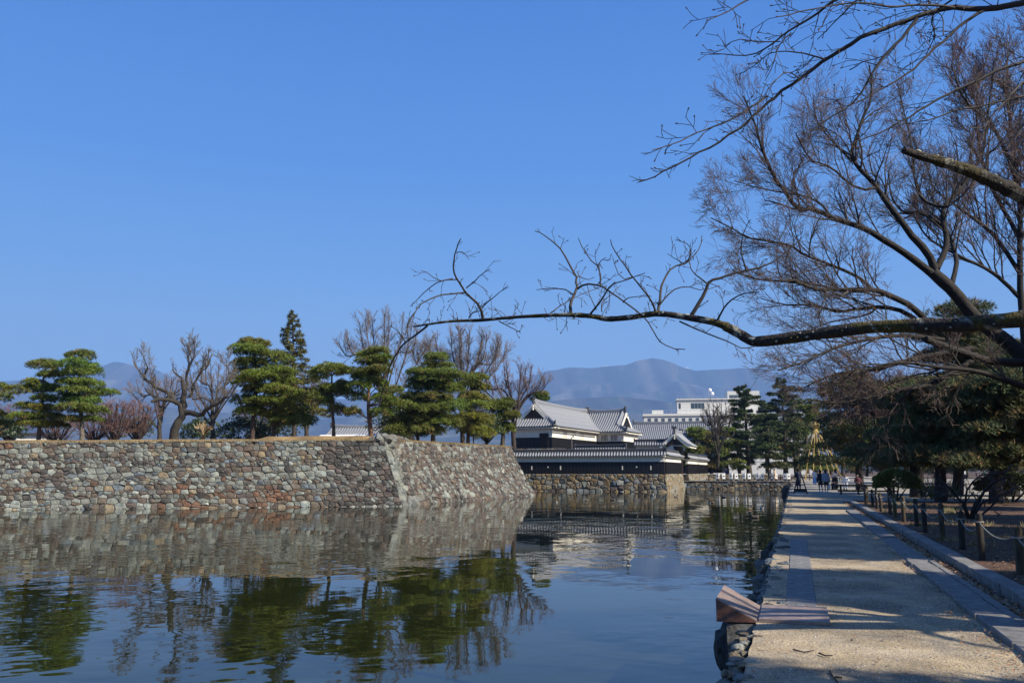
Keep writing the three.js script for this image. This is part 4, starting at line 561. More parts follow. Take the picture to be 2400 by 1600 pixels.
{ // second leafless tree farther back at the right edge
  const R = mul(203), tk = new GB(), tw = new GB(), z0 = 38, base = P(2420, 1170, z0); base.y = .85; const o = { col: [.055, .045, .037], tip: [.16, .095, .085], max: 3, kids: [6, 5, 4], seg: .45, wig: .2, up: .1, rmin: .008, shoots: 1.7, sl: [1.6, 3.4], sr: .045, a0: .3, a1: .8, sfrom: .15, lseg: .5, sup: .5 };
  limb(tk, tw, R, [base.clone().add(V(0, -.4, 0)), P(2410, 900, z0), P(2392, 660, z0), P(2391, 470, z0), P(2370, 300, z0 + 1), P(2360, 140, z0 + 1)], .2, .05, { ...o, sfrom: .45 });
  for (const l of [[[2392, 640], [2330, 550], [2280, 510], [2240, 480], [2190, 440], [2170, 380]], [[2391, 560], [2310, 400], [2290, 280], [2300, 160]], [[2391, 500], [2440, 350], [2460, 200], [2450, 90]], [[2395, 700], [2330, 640], [2250, 600], [2180, 560], [2140, 500]], [[2400, 720], [2490, 560], [2540, 400]], [[2385, 420], [2330, 300], [2260, 230], [2230, 150]]]) limb(tk, tw, R, l.map(([x, y], k) => P(x, y, z0 + rnd(R, -1, 1) * k * .6)), .11, .03, o);
  treeThing('zelkova_tree', 'leafless tree with a dark upright trunk cut by the right edge', base, tk, tw);
}
// pines -------------------------------------------------------------
function tuft(gb, R, p, dir, len, w, col, n = 5) { // a spray of needles
  for (let k = 0; k < n; k++) { const d = dir.clone().add(jit(R, .95)).normalize(), s = V(-d.z, rnd(R, -.3, .3), d.x).normalize().multiplyScalar(w), e = p.clone().addScaledVector(d, len * rnd(R, .75, 1.2)), f = rnd(R, .8, 1.2), m = p.clone().addScaledVector(d, len * .1); gb.tri(m.clone().add(s), m.clone().sub(s), e, [col[0] * f, col[1] * f, col[2] * f]); }
}
class Sprays { constructor() { this.l = []; } } // foliage too fine to count: one small spray of needles, placed many times
function pad(sp, R, c, rx, ry, rz, o) { // one cloud of pine foliage: sprays over a flattened dome
  const n = Math.round(((o.dens ?? 430) * rx * rz + 40) / 5);
  for (let k = 0; k < n; k++) {
    const a = R() * 6.283, q = Math.sqrt(R()), up = R(), x = Math.cos(a) * q, z = Math.sin(a) * q, dome = Math.sqrt(Math.max(0, 1 - q * q)), y = (up < .74 ? dome * rnd(R, .5, 1) : -dome * .45 * R()), g = .8 + .4 * R();
    const p = V(c.x + x * rx, c.y + y * ry + .12 * ry * (hash(Math.floor(x * 4 + 50), Math.floor(z * 4 + 50), o.seed ?? 1) - .5) * 4, c.z + z * rz), old = R() < (o.brown ?? .05);
    sp.l.push([p, V(x * .7, .8 + .4 * y, z * .7).normalize(), R() * 6.283, rnd(R, .8, 1.25), old ? [.17, .115, .035] : [o.col[0] * g, o.col[1] * g, o.col[2] * g]]);
  }
  sp.o = o;
}
function foliage(sp, base, parent, m = M.needle) {
  const o = sp.o, R = mul(sp.l.length), g = new GB(), len = o.len ?? .215, w = o.w ?? .019; for (let k = 0; k < 5; k++) { const a = k * 2.4 + R(), r = len * .85 * Math.sqrt((k + .4) / 5); tuft(g, R, V(Math.cos(a) * r, rnd(R, -.25, .2) * len, Math.sin(a) * r), V(Math.cos(a) * .45, .8, Math.sin(a) * .45), len, w, [1, 1, 1], o.n ?? 6); }
  const im = new THREE.InstancedMesh(g.geo(), m, sp.l.length), q = new THREE.Quaternion(), q2 = new THREE.Quaternion(), mx = new THREE.Matrix4(), c = new THREE.Color(), Y = V(0, 1, 0);
  sp.l.forEach(([p, d, a, s, col], k) => { q.setFromUnitVectors(Y, d).multiply(q2.setFromAxisAngle(Y, a)); mx.compose(p.clone().sub(base), q, V(s, s, s)); im.setMatrixAt(k, mx); im.setColorAt(k, c.setRGB(...col)); });
  im.name = 'foliage'; im.userData.kind = 'stuff'; im.castShadow = im.receiveShadow = true; parent.add(im); return im;
}
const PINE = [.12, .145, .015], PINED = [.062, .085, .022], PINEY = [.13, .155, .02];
function pine(label, zone, z, pads, trunks, o = {}) {
  const R = mul(o.seed ?? 1), tk = new GB(), nd = new Sprays(), k = PXM(z) / zone[2], t0 = tr(zone, trunks[0][0], z), base = t0[0].clone(), col = o.col ?? PINE;
  const cs = []; trunks.forEach(([l, w], i) => { const p = i ? tr(zone, l, z + rnd(R, -.4, .4)) : t0; p[0].y -= .3; cs.push(limb(tk, tk, R, p, w / 2 * PXM(z), w / 5 * PXM(z), { col: o.bark ?? [.20, .15, .12], shoots: 0, lseg: .4 })); });
  for (const [x, y, rx, ry] of pads) for (let b = 0; b < (o.twin ?? 2); b++) {
    const dz = b ? rnd(R, .4, 1.3) * rx * k * 1.3 : rnd(R, -.9, .2) * rx * k, q = P(zone[0] + x / zone[2], zone[1] + y / zone[2], z); q.z -= dz; if (b) { q.x += rnd(R, -.35, .35) * rx * k; q.y += rnd(R, -.2, .5) * ry * k; }
    pad(nd, R, q, rx * k * .97, ry * k * .98, Math.max(.5, rx * k * .8), { col: col.map((e) => e * rnd(R, .85, 1.15)), seed: Math.floor(R() * 99), dens: o.dens, len: o.len, w: o.w, brown: o.brown, n: o.n });
    let best = cs[0][0], bd = 1e9; for (const c of cs) for (const e of c) { const d = e.distanceTo(q) + (e.y > q.y ? 2 * (e.y - q.y) : 0) ; if (d < bd) { bd = d; best = e; } }
    if (bd > .2) limb(tk, tk, R, [best, best.clone().lerp(q, .55).add(V(0, rnd(R, .05, .25), 0)), q.clone().add(V(0, -.05, 0))], Math.min(.09, .035 + bd * .012), .014, { col: o.bark ?? [.17, .13, .105], shoots: 0, lseg: .4 });
  }
  const t = thing('pine_tree', label, 'tree', base, 0, o.group ?? 'pines'); part('trunk', tk.geo(base), M.bark, t); foliage(nd, base, t); return t;
}
pine('cloud-pruned pine with a forked pad at its left, leftmost on the moat wall', Z8, 61, [[620, 250, 230, 90], [700, 400, 150, 70], [330, 650, 190, 90], [520, 520, 120, 60], [720, 600, 190, 70], [740, 760, 170, 60], [400, 880, 160, 60], [700, 920, 220, 70], [480, 1040, 240, 60], [720, 1040, 160, 60], [640, 1150, 260, 50], [380, 1130, 130, 50], [780, 1150, 120, 50], [890, 385, 110, 50]], [[[[580, 1400], [600, 1150], [640, 800], [660, 400]], 11]], { seed: 11, bark: [.30, .27, .23] });
pine('tall narrow cloud-pruned pine with bare grey lower trunk at left', Z8, 60, [[1200, 130, 190, 110], [1180, 260, 250, 110], [1250, 360, 240, 90], [960, 500, 110, 50], [1260, 510, 260, 70], [1230, 640, 290, 60], [1000, 700, 100, 40], [1230, 780, 290, 70], [1220, 900, 310, 80], [1400, 930, 130, 60], [1100, 1070, 170, 50], [1400, 1060, 120, 50]], [[[[1255, 1405], [1245, 1100], [1200, 700], [1210, 200]], 12]], { seed: 12, bark: [.34, .31, .27], col: [.10, .14, .016] });
pine('large dense pine with many layered pads beside the gnarled bare tree', Z2, 66, [[245, 405, 100, 35], [230, 460, 120, 40], [370, 500, 90, 45], [220, 535, 115, 40], [400, 580, 100, 30], [190, 590, 80, 35], [210, 650, 100, 40], [430, 640, 80, 35], [330, 690, 150, 40], [400, 700, 110, 40], [190, 760, 90, 45], [330, 770, 130, 40], [440, 760, 80, 35], [220, 830, 90, 35], [380, 840, 70, 35], [470, 830, 80, 40], [520, 890, 90, 45], [420, 900, 70, 35], [350, 850, 60, 30], [300, 620, 120, 40]], [[[[235, 1015], [245, 850], [260, 600], [250, 420]], 13], [[[370, 1010], [370, 850], [420, 650]], 9]], { seed: 13, bark: [.16, .11, .09] });
pine('slim pine with three open tiers standing before the white tent', Z2, 64, [[720, 565, 100, 38], [640, 600, 60, 40], [790, 590, 50, 35], [700, 690, 95, 40], [790, 660, 50, 30], [650, 750, 60, 40], [780, 720, 60, 40], [760, 820, 60, 45], [680, 770, 60, 35]], [[[[738, 1005], [735, 900], [725, 780], [725, 600]], 10]], { seed: 14, bark: [.22, .17, .14] });
pine('red-barked pine with sparse pads and bare dead lower boughs at the wall corner', Z2, 63, [[1010, 455, 60, 20], [930, 480, 60, 25], [1040, 500, 60, 25], [970, 520, 100, 28], [1000, 580, 100, 28], [880, 585, 60, 25], [930, 620, 90, 32], [900, 680, 80, 35], [1000, 650, 70, 30], [1080, 700, 70, 35], [880, 740, 60, 40], [1050, 760, 80, 45], [860, 830, 60, 30], [1030, 840, 70, 40], [1100, 780, 60, 35]], [[[[972, 985], [955, 860], [950, 720], [965, 600], [975, 480]], 12], [[[955, 845], [900, 835], [860, 810]], 4], [[[955, 700], [990, 685], [1010, 690]], 3]], { seed: 15, bark: [.34, .20, .14] });
pine('broadest bushy pine with a knob top right of the wall corner', Z2, 69, [[1370, 490, 75, 25], [1330, 540, 50, 22], [1420, 545, 50, 25], [1290, 590, 110, 30], [1430, 600, 110, 30], [1250, 630, 60, 25], [1350, 640, 130, 35], [1250, 680, 80, 35], [1420, 680, 110, 40], [1230, 740, 90, 40], [1350, 740, 120, 40], [1190, 800, 110, 45], [1320, 820, 130, 45], [1440, 800, 90, 50], [1250, 870, 140, 50], [1380, 890, 120, 45], [1150, 890, 90, 45], [1460, 900, 60, 50], [1120, 950, 70, 50], [1250, 940, 150, 50]], [[[[1350, 1025], [1340, 850], [1360, 600]], 12], [[[1255, 1010], [1250, 850], [1280, 700]], 9]], { seed: 16, col: [.112, .142, .015] });
pine('smaller bright pine leaning right beside the broad bushy pine', Z2, 80, [[1620, 620, 70, 25], [1570, 660, 70, 30], [1640, 680, 60, 30], [1590, 740, 90, 35], [1650, 760, 50, 40], [1610, 800, 90, 40], [1580, 860, 80, 40], [1650, 880, 80, 50], [1560, 920, 80, 50], [1650, 960, 80, 50]], [[[[1560, 1040], [1565, 850], [1590, 700]], 10]], { seed: 17, col: [.15, .168, .016] });
pine('small pine just left of the turret roof', Z2, 90, [[1740, 800, 70, 40], [1790, 780, 50, 35], [1750, 870, 60, 35], [1800, 930, 50, 40], [1740, 940, 50, 40], [1830, 850, 50, 30]], [[[[1770, 1060], [1775, 900], [1760, 800]], 12]], { seed: 18, len: .28, w: .03, bark: [.24, .2, .16] });
pine('round-topped pine peeping over the left turret gable', Z2, 125, [[2010, 720, 45, 25], [2000, 745, 60, 25]], [[[[2005, 1040], [2005, 900], [2008, 730]], 8]], { seed: 19, len: .3, w: .035, twin: 1 });
pine('dark pine half cut off by the left edge of the picture', [0, 0, 1], 63, [[-20, 905, 28, 12], [-30, 935, 40, 14], [-22, 970, 30, 12], [-10, 995, 22, 10]], [[[[-30, 1042], [-28, 980], [-25, 900]], 11]], { seed: 20 });
for (const [k, x, y, z, s] of [[0, 20, 1000, 84, 34], [1, 480, 1005, 88, 40], [2, 650, 1010, 82, 46], [3, 900, 1005, 80, 44], [4, 960, 1000, 84, 60], [5, 1110, 1010, 86, 46], [6, 560, 1000, 80, 60], [7, 320, 1012, 92, 30]]) { // dark evergreen shrubs on the lawn
  const R = mul(300 + k), g = new Sprays(), tk = new GB(), c = P(x, y, z), r = s * PXM(z), base = V(c.x, 4.0, c.z); for (let j = 0; j < 4; j++) pad(g, R, c.clone().add(V(rnd(R, -.8, .8) * r, rnd(R, -.5, .4) * r, rnd(R, -.6, .6) * r)), r * .9, r * .75, r * .8, { col: [.05, .075, .03], dens: 110, len: .24, w: .05, n: 4 });
  limb(tk, tk, R, [base, base.clone().lerp(c, .6), c], .09, .04, { col: BARKD, shoots: 0 }); const t = thing('evergreen_shrub', ['dark shrub low at the left edge behind the pines', 'dark shrub right of the gnarled bare tree', 'dark shrub under the tall spruce', 'dark shrub behind the red-barked pine trunk', 'broad dark shrub behind the red-barked pine', 'dark shrub between the broad pine and the bright pine', 'broad dark shrub under the dense layered pine', 'small dark shrub behind the reddish thicket'][k], 'shrub', base, 0, 'evergreen shrubs on the castle lawn'); part('stem', tk.geo(base), M.bark, t); foliage(g, base, t, M.leaf);
}
function conifer(label, base, top, z, prof, o) { // tiered conifer: level or drooping branches with needle sprays
  const R = mul(o.seed), tk = new GB(), nd = new GB(), b = base.clone(), h = top.y - b.y; limb(tk, tk, R, [b.clone().add(V(0, -.3, 0)), b.clone().lerp(top, .5).add(V(rnd(R, -.2, .2), 0, 0)), top], o.r, .03, { col: o.bark ?? [.13, .10, .085], shoots: 0, lseg: .6 });
  const n = Math.round(h * o.tiers);
  for (let k = 0; k < n; k++) { const t = lerp(o.from, 1, (k + R()) / n), w = prof(t) * rnd(R, .6, 1.15), a = R() * 6.283, p = b.clone().lerp(top, t), d = V(Math.cos(a), o.rise, Math.sin(a)), e = p.clone().addScaledVector(d, w); e.y -= o.droop * w * w; const m = p.clone().lerp(e, .55); m.y += o.droop * w * w * .25; const c = CR([p, m, e]).getPoints(6); tk.tube(c, c.map((_, i) => lerp(.05, .012, i / 6)), 4, [.11, .09, .075]);
    const q = Math.ceil(w * o.spray); for (let j = 0; j < q; j++) { const f = lerp(.22, 1, Math.sqrt((j + R()) / q)), i = Math.min(5, Math.floor(f * 6)), s = c[i].clone().lerp(c[i + 1], f * 6 - i), sw = o.flat * w * (1.1 - f * .75); s.add(V(rnd(R, -1, 1) * sw, rnd(R, -.10, .08), rnd(R, -1, 1) * sw)); const g = rnd(R, .7, 1.3); tuft(nd, R, s, V(d.x * .5, o.tu ?? .3, d.z * .5), o.len, o.w, o.col.map((x) => x * g), 5); } }
  const t = thing('conifer_tree', label, 'tree', base); part('trunk', tk.geo(base), M.bark, t); part('foliage', nd.geo(base), M.needle, t);
}
conifer('tall ragged spruce with pointed top behind the dense pine', V(P(690, 1000, 76).x, 4, -76), P(684, 728, 76), 76, (t) => 3.6 * Math.pow(1 - t, .8) + .12, { seed: 41, r: .2, tiers: 11, from: .25, rise: -.02, droop: .03, spray: 24, flat: .22, len: .3, w: .035, col: [.14, .135, .03], tu: .1 });
conifer('left of two tall cedars with level tiers before the white office block', V(P(1757, 1104, 150).x, .9, -150), P(1742, 905, 150), 150, (t) => 9 * Math.pow(1 - t, .55) * (.7 + .3 * Math.sin(t * 40)) + .3, { seed: 42, r: .55, tiers: 5, from: .22, rise: .1, droop: .02, spray: 44, flat: .32, len: .5, w: .065, col: [.075, .105, .035] });
conifer('right of two tall cedars with level tiers, by the straw rope cone', V(P(1842, 1104, 155).x, .9, -155), P(1829, 888, 155), 155, (t) => 9.5 * Math.pow(1 - t, .55) * (.7 + .3 * Math.sin(t * 37 + 1)) + .3, { seed: 43, r: .5, tiers: 5, from: .2, rise: .1, droop: .02, spray: 44, flat: .32, len: .5, w: .065, col: [.07, .10, .038] });
// pines around the far gate and plaza
const ID = [0, 0, 1];
const clump = (R, x, y, w, h, n, s) => Array.from({ length: n }, () => { const t = R(), q = y + h * (t - .5); return [x + w * (R() - .5) * (.35 + .65 * t), q, s * rnd(R, .7, 1.25), s * rnd(R, .26, .42)]; });
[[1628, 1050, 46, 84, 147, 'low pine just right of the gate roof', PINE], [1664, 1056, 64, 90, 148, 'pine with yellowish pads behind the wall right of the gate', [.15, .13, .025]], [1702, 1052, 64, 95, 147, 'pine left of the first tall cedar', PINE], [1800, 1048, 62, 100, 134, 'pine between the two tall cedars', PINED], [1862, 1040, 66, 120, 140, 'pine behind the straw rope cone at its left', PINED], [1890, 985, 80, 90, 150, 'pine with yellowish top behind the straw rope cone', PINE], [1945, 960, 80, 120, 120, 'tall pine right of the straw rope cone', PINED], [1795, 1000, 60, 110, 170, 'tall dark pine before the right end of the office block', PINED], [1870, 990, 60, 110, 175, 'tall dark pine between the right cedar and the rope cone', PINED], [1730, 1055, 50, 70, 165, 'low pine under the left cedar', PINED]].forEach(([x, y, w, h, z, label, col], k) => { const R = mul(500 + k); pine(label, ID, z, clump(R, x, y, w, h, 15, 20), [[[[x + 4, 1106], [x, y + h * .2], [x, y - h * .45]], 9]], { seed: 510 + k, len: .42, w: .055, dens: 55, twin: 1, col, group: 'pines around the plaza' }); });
pine('pine carrying the straw rope cone', ID, 116, [[1922, 1046, 14, 5], [1898, 1050, 15, 5], [1913, 1060, 20, 6], [1900, 1072, 20, 6], [1924, 1074, 20, 6], [1908, 1086, 24, 6], [1932, 1088, 20, 6], [1893, 1098, 22, 6], [1925, 1100, 28, 6]], [[[[1912, 1122], [1911, 1080], [1911, 1035]], 7]], { seed: 520, len: .34, w: .045, dens: 80, twin: 1, col: PINEY, group: 'pines around the plaza' });
// dark pines of the garden at right and those outside the frame that shade it
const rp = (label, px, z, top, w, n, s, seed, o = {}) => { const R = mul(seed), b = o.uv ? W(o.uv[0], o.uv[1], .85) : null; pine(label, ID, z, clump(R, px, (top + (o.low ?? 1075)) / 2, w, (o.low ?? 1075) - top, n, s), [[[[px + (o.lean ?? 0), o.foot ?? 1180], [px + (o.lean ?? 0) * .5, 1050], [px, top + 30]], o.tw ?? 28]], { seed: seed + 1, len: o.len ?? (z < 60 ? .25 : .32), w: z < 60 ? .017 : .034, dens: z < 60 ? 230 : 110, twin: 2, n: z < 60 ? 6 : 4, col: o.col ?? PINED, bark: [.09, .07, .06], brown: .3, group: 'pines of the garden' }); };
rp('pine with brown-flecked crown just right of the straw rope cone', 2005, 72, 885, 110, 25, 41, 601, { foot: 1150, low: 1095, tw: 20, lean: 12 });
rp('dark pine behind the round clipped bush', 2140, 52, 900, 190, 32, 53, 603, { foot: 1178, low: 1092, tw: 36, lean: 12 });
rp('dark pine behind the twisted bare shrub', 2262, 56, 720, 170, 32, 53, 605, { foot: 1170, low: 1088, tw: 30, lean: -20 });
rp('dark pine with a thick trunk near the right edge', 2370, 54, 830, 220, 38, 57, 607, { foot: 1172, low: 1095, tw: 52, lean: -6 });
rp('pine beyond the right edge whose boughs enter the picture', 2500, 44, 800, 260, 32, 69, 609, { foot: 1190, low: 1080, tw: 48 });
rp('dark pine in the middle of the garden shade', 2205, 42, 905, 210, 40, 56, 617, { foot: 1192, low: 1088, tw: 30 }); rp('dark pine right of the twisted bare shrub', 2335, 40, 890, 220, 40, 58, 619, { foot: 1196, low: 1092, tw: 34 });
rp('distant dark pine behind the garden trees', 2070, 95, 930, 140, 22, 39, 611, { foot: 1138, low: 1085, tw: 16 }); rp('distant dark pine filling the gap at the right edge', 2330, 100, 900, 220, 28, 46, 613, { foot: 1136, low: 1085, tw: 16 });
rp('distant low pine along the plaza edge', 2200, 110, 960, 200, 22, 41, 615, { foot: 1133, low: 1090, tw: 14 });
[[11.3, 7.8, 7.2, 1.9], [17.4, 8.2, 7.5, 2.4], [23.4, 9.0, 8, 2.2], [30, 11.5, 9, 2.4], [37, 13.5, 10, 2.6], [10.5, 12.5, 10, 2.6], [18.5, 13.5, 11, 2.8], [27, 15.5, 11, 2.8], [4.0, 9.5, 8, 1.9], [-3, 10, 9, 2.3]].forEach(([u, v, h, r], k) => {
  const R = mul(700 + k), tk = new GB(), nd = new Sprays(), base = W(u, v, .85), top = W(u, v, .85 + h), c = limb(tk, tk, R, [base.clone().add(V(0, -.3, 0)), W(u + rnd(R, -.3, .3), v, .85 + h * .5), top], .24, .06, { col: [.13, .10, .085], shoots: 0 });
  for (let j = 0; j < 24; j++) { const t = lerp(.36, 1, j / 23), a = j * 2.4, q = W(u + Math.cos(a) * r * .6 * (1.25 - t * .8), v + Math.sin(a) * r * .6 * (1.25 - t * .8), .85 + h * t); pad(nd, R, q, rnd(R, .7, 1.15), .35, rnd(R, .7, 1.1), { col: PINED, dens: 190, len: .38, w: .06, n: 4 }); limb(tk, tk, R, [c[Math.round(t * .9 * (c.length - 1))], q], .04, .015, { col: [.13, .10, .085], shoots: 0 }); }
  const t = thing('pine_tree', 'garden pine standing outside the right edge of the picture, shading the path', 'tree', base, 0, 'pines outside the frame'); part('trunk', tk.geo(base), M.bark, t); foliage(nd, base, t);
});
for (let k = 0; k < 9; k++) rp(['far dark pine just right of the rope cone', 'far dark pine left of the bush', 'far dark pine right of the bush', 'far dark pine behind the yucca', 'far dark pine left of the twisted shrub', 'far dark pine behind the twisted shrub', 'far dark pine right of the twisted shrub', 'far dark pine near the thick trunk', 'far dark pine at the right edge of the plaza'][k], 1975 + k * 58, 165 + (k % 3) * 8, 985 + (k * 37) % 40, 84, 16, 26, 640 + k, { foot: 1122, low: 1108, tw: 7 });
// leafless trees on the castle lawn
function bare(label, zone, z, limbs, o) {
  const R = mul(o.seed), tk = new GB(), tw = new GB(); let base;
  limbs.forEach(([l, a, b, f = 1], k) => { const dz = k ? rnd(R, -1.5, 1.5) : 0, p = tr(zone, l, (t) => z + dz * t); if (!k) { base = p[0].clone(); p[0].y -= .4; } limb(tk, tw, R, p, a / 2 * PXM(z), b / 2 * PXM(z), { col: o.col ?? BARK, tip: o.tip ?? GREYTWIG, max: o.max ?? 2, kids: o.kids ?? [5, 4], seg: o.seg ?? .35, wig: o.wig ?? .22, up: o.up ?? .12, rmin: o.rmin ?? .011, shoots: (o.shoots ?? 2.4) * f, sl: o.sl ?? [.7, 1.8], sr: .03, a0: .25, a1: .8, sfrom: o.sfrom ?? .25, lseg: .35, sup: o.sup ?? .4, knots: o.knots ?? .1 }); });
  return treeThing(o.name ?? 'bare_tree', label, base, tk, tw, o.group);
}
bare('gnarled old tree with a thick leaning trunk and stubby pollarded limbs', Z1, 62, [
  [[[1170, 975], [1165, 900], [1190, 820], [1220, 745], [1225, 640], [1215, 545]], 25.6, 9.1, 0], [[[1210, 760], [1180, 690], [1120, 670], [1050, 680], [1010, 690]], 12.8, 7.0, .3], [[[1060, 678], [1010, 640], [970, 600]], 5.6, 2.1, 1], [[[1180, 700], [1100, 620], [1020, 570], [970, 540], [955, 515], [985, 460]], 10.4, 4.2, .6], [[[955, 515], [910, 455], [895, 420]], 4.0, 1.4, 1], [[[1015, 570], [1035, 500]], 4.0, 2.1, .5], [[[985, 460], [960, 400], [935, 345]], 3.2, 1.0, .6],
  [[[1240, 760], [1310, 775], [1390, 740], [1440, 700], [1520, 655]], 14.4, 4.9, .8], [[[1390, 740], [1410, 690], [1350, 660], [1280, 670]], 6.4, 2.8, .6], [[[1440, 700], [1460, 620], [1520, 560], [1560, 500]], 5.6, 2.1, 1], [[[1225, 640], [1250, 520], [1260, 420], [1265, 340], [1215, 290]], 8.0, 2.1, 1.2], [[[1250, 480], [1290, 380], [1300, 290]], 4.0, 1.4, 1.2], [[[1260, 660], [1300, 560], [1340, 490], [1390, 440], [1395, 330]], 7.2, 1.8, 1.2], [[[1215, 545], [1190, 510], [1150, 470]], 5.6, 2.8, .5], [[[1300, 560], [1310, 640]], 4.0, 2.1, .2], [[[1500, 600], [1520, 480], [1500, 390]], 4.0, 1.4, 1]],
  { seed: 801, name: 'gnarled_tree', col: [.11, .096, .078], tip: [.15, .128, .105], max: 2, kids: [4, 3], shoots: 4, sl: [.4, 1.6], rmin: .012, knots: 1.0, sup: .9 });
const fan = (label, seed, x, z, y0, y1, w, o = {}) => { const R = mul(seed), L = [[[[x, y0], [x + rnd(R, -4, 4), lerp(y0, y1, .3)], [x + rnd(R, -8, 8), lerp(y0, y1, .55)]], o.tw ?? 12, 6, .3]]; const n = o.n ?? 9; for (let k = 0; k < n; k++) { const a = (k + .5) / n * 2 - 1 + rnd(R, -.1, .1), s = lerp(o.s0 ?? .15, o.s1 ?? .5, R()); L.push([[[x, lerp(y0, y1, s)], [x + a * w * .4, lerp(y0, y1, s + .22)], [x + a * w * .8, lerp(y0, y1, .78 - .12 * Math.abs(a))], [x + a * w, lerp(y0, y1, 1 - .25 * a * a)]], 5, 1.5]); } return bare(label, ID, z, L, { seed, kids: [5, 4], ...o }); };
fan('bare fan-shaped tree with pinkish twigs behind the broad pine', 811, 1085, 86, 1040, 770, 125, { n: 13, shoots: 2.6, sl: [.9, 2.2], tip: [.20, .155, .135] });
fan('bare tree with mistletoe-like tangles behind the red-barked pine', 812, 900, 84, 1035, 735, 115, { n: 11, shoots: 2.4, sl: [.8, 2.0], tip: [.18, .145, .13] });
fan('bare spreading tree between the bright pine and the turret', 813, 1205, 96, 1045, 850, 90, { n: 10, shoots: 2.6, sl: [.8, 1.8], tip: [.23, .16, .145], col: [.12, .09, .08] });
fan('thin bare tree left of the gnarled old tree', 814, 375, 84, 1038, 880, 75, { n: 8, shoots: 1.8, sl: [.8, 1.9], tip: [.2, .15, .14], sup: .1 });
fan('thin bare tree right of the gnarled old tree', 815, 500, 82, 1038, 850, 80, { n: 9, shoots: 1.9, sl: [.7, 1.8], tip: [.22, .18, .16] });
fan('brownish leafless tree under the tall spruce', 816, 720, 84, 1035, 880, 60, { n: 8, shoots: 2.6, tip: [.2, .14, .10] });
[[265, 78, 945, 50, 'reddish leafless thicket left of centre behind the wall'], [320, 80, 950, 55, 'densest reddish thicket beside the gnarled tree'], [220, 82, 985, 50, 'low reddish thicket right of the grey-trunked pine'], [130, 84, 985, 60, 'low reddish thicket behind the two left pines'], [20, 86, 960, 50, 'reddish thicket at the left edge'], [620, 86, 960, 60, 'reddish brown thicket behind the layered pine'], [1140, 92, 960, 50, 'reddish brown thicket behind the bright pine']].forEach(([x, z, top, w, label], k) => fan(label, 820 + k, x, z, 1040, top, w, { name: 'red_thicket', n: 12, tw: 4, s0: 0, s1: .12, shoots: 2.6, sl: [.6, 1.5], wig: .3, up: .03, sup: .1, tip: [.19, .10, .085], col: [.13, .09, .075], rmin: .01, group: 'reddish thickets on the castle lawn', kids: [4, 4] }));
fan('pale yellowish cut-back shrub before the thin bare tree', 831, 475, 76, 1038, 992, 22, { name: 'pale_shrub', n: 9, tw: 3, shoots: 4, sl: [.2, .6], tip: [.55, .40, .22], col: [.45, .33, .19], rmin: .012, max: 1, kids: [3] });
fan('small bare tree in front of the office block by the hall gable', 832, 1683, 128, 1095, 945, 42, { n: 9, tw: 5, shoots: 1.8, sl: [.8, 2], rmin: .014, tip: [.13, .105, .09], col: [.09, .075, .06] });
// reddish leafless maples in the garden shade at right
[[2085, 62, 880, 115], [2130, 80, 880, 120]].forEach(([x, z, top, w], k) => fan(['reddish leafless maple left of the dark garden pines', 'reddish leafless maple behind the round clipped bush'][k], 840 + k, x, z, 1165 - k * 4, top, w, { name: 'maple_tree', n: 12, tw: 14, shoots: 2.8, sl: [1, 2.2], tip: [.16, .072, .055], col: [.08, .055, .046], rmin: .009, up: .02, sup: .05, kids: [5, 5] }));
